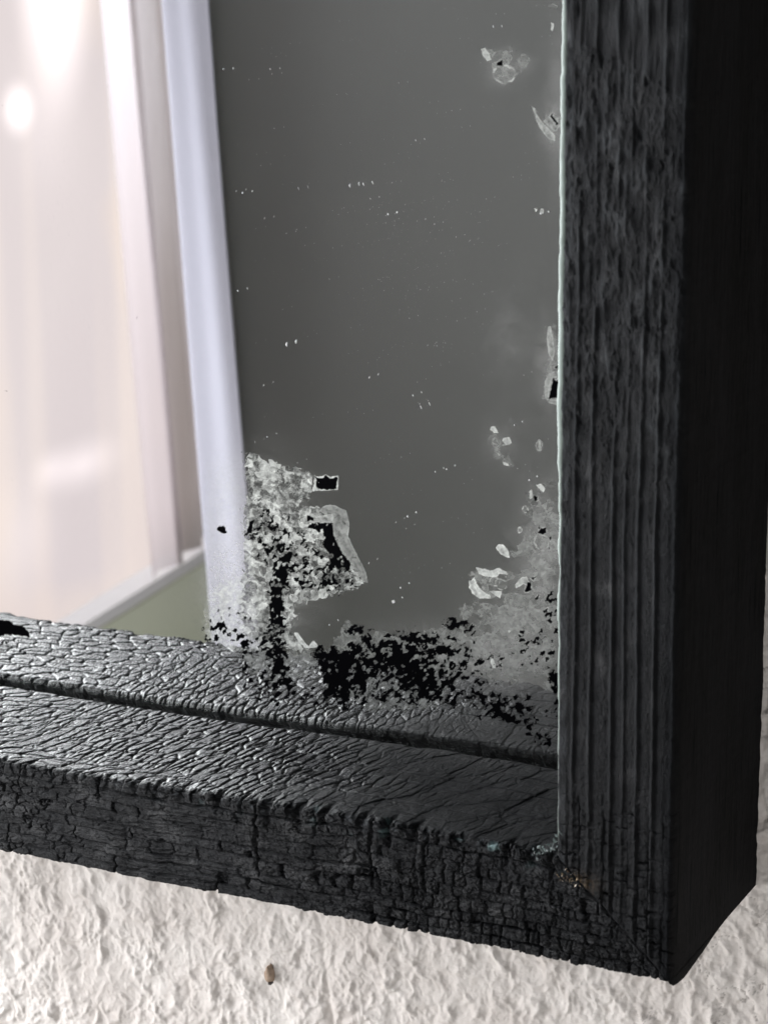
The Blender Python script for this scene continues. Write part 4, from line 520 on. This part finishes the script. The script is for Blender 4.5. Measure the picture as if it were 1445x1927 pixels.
# outdoors
GLINTS = ((-203, 34, 13, 27, 2.6), (-192.6, 13.1, 6, 5.5, 1.5), (-199, 12, 16, 20, .25), (-205, -42, 16, 6, .55), (-190, -50, 14, 16, .18), (-197, -41, 8, 5, .3))
k = NT('bright_garden'); em = k.n('ShaderNodeEmission'); tc = k.n('ShaderNodeTexCoord')
def soft(scale, seed, st):
    mp = k.n('ShaderNodeMapping'); mp.inputs['Scale'].default_value = st; mp.inputs['Location'].default_value = (seed, seed * .7, seed * 1.3); k.l(tc.outputs['Object'], mp.inputs[0])
    nz = k.n('ShaderNodeTexNoise'); nz.inputs['Scale'].default_value = scale; nz.inputs['Detail'].default_value = 1; k.l(mp.outputs[0], nz.inputs['Vector']); return nz.outputs['Fac']
c = k.ramp(soft(2.2, 3, (1, 1, .6)), .35, (.80, .67, .67, 1), .68, (1.04, .90, .86, 1))
c = k.mix(k.ramp(soft(7.0, 21, (1, 1, .06)), .40, g(.55), .56, g(0)), c, (.76, .68, .73, 1))
c = k.mix(k.ramp(soft(3.1, 9, (1, 1, 1)), .55, g(0), .80, g(.7)), c, (1.08, .88, .76, 1))
sx = k.n('ShaderNodeSeparateXYZ'); k.l(tc.outputs['Object'], sx.inputs[0])
mr = k.n('ShaderNodeMapRange'); mr.inputs[1].default_value = .30; mr.inputs[2].default_value = .60; mr.inputs[3].default_value = .98; mr.inputs[4].default_value = 4.5
c = k.mix(k.ramp(sx.outputs[2], .28, g(0), .45, g(1)), c, (.93, .95, 1.0, 1)); k.l(sx.outputs[2], mr.inputs[0])   # open sky above the garden
st_out = mr.outputs[0]
for (by, bz, ry_, rz_, a_) in GLINTS:      # sun glinting through the leaves outside
    mp = k.n('ShaderNodeMapping'); mp.vector_type = 'TEXTURE'; mp.inputs['Location'].default_value = (0, by * S, bz * S); mp.inputs['Scale'].default_value = (9, ry_ * S, rz_ * S); k.l(tc.outputs['Object'], mp.inputs[0])
    gr = k.n('ShaderNodeTexGradient', gradient_type='QUADRATIC_SPHERE'); k.l(mp.outputs[0], gr.inputs[0])
    ad = k.n('ShaderNodeMath', operation='MULTIPLY_ADD'); k.l(gr.outputs['Fac'], ad.inputs[0]); ad.inputs[1].default_value = a_; k.l(st_out, ad.inputs[2]); st_out = ad.outputs[0]
k.l(c, em.inputs[0]); k.l(st_out, em.inputs[1])
k.l(em.outputs[0], k.out.inputs['Surface']); k.t.nodes.remove(k.b)
V = [room((-175, y, z)) for y, z in ((-260, -170), (30, -170), (30, 190), (-260, 190))]
tag(poly_mesh('sky', V, [[0, 1, 2, 3]], k.m), 'bright blurred daylight outside the window', None, 'structure')
# drapes by the window: folded taupe curtain, and the pale lilac edge curtain nearer the mirror
def drape(name, path, z0, z1, mat, thick=.25):
    path = np.array(path); n = len(path); zs_ = np.linspace(z0, z1, 24); Pd = np.zeros((n, 24, 3))
    for j, z in enumerate(zs_):
        for i in range(n):
            Pd[i, j] = room((path[i, 0] + .25 * math.sin(z * .05 + i * .06), path[i, 1] + .3 * math.sin(z * .04 + i * .04), z))
    o = grid_mesh(name, Pd, mat); md = o.modifiers.new('thickness', 'SOLIDIFY'); md.thickness = thick * S; return o
k = NT('taupe_cloth'); c = k.ramp(k.noise(9, 3, stretch=(1, 1, .1)), .35, (.74, .70, .69, 1), .65, (.92, .90, .92, 1)); k.l(c, k.b.inputs['Base Color']); k.b.inputs['Roughness'].default_value = .9
tl = k.n('ShaderNodeBsdfTranslucent'); k.l(c, tl.inputs[0]); mx = k.n('ShaderNodeMixShader'); mx.inputs[0].default_value = .6; k.l(k.b.outputs[0], mx.inputs[1]); k.l(tl.outputs[0], mx.inputs[2]); k.l(mx.outputs[0], k.out.inputs['Surface'])
ys = np.linspace(-144.2, -151.5, 60)
ks = NT('white_voile'); tl = ks.n('ShaderNodeBsdfTranslucent'); tl.inputs[0].default_value = (.84, .81, .85, 1); tr = ks.n('ShaderNodeBsdfTransparent'); mx = ks.n('ShaderNodeMixShader'); mx.inputs[0].default_value = .45
ks.l(tl.outputs[0], mx.inputs[1]); ks.l(tr.outputs[0], mx.inputs[2]); ks.l(mx.outputs[0], ks.out.inputs['Surface']); ks.t.nodes.remove(ks.b)
tag(drape('voile_curtain', [(-127.0 + .5 * math.sin(y * .95), y) for y in ys], -56, 150, ks.m, .05), 'white voile strip hanging at the reflected window', 'curtain')
ys = np.linspace(-150.0, -171, 160)
tag(drape('drape', [(-127.0 + .8 * math.sin(y * .95) + .35 * math.sin(y * .41 + 1) + .10 * (y + 145), y) for y in ys], -56, 150, k.m), 'folded taupe curtain beside the reflected window', 'curtain')
k = NT('lilac_sheer'); c = k.ramp(k.noise(6, 3, stretch=(1, 1, .12)), .3, (.35, .35, .425, 1), .7, (.41, .41, .475, 1)); k.l(c, k.b.inputs['Base Color']); k.b.inputs['Roughness'].default_value = .9
xs_ = np.linspace(-64.9, -60.9, 60)
tag(drape('sheer_curtain', [(x, -60 + .05 * math.sin(x * 2.2)) for x in xs_], -70, 110, k.m, .12), 'pale lilac curtain edge reflected across the mirror', 'curtain')
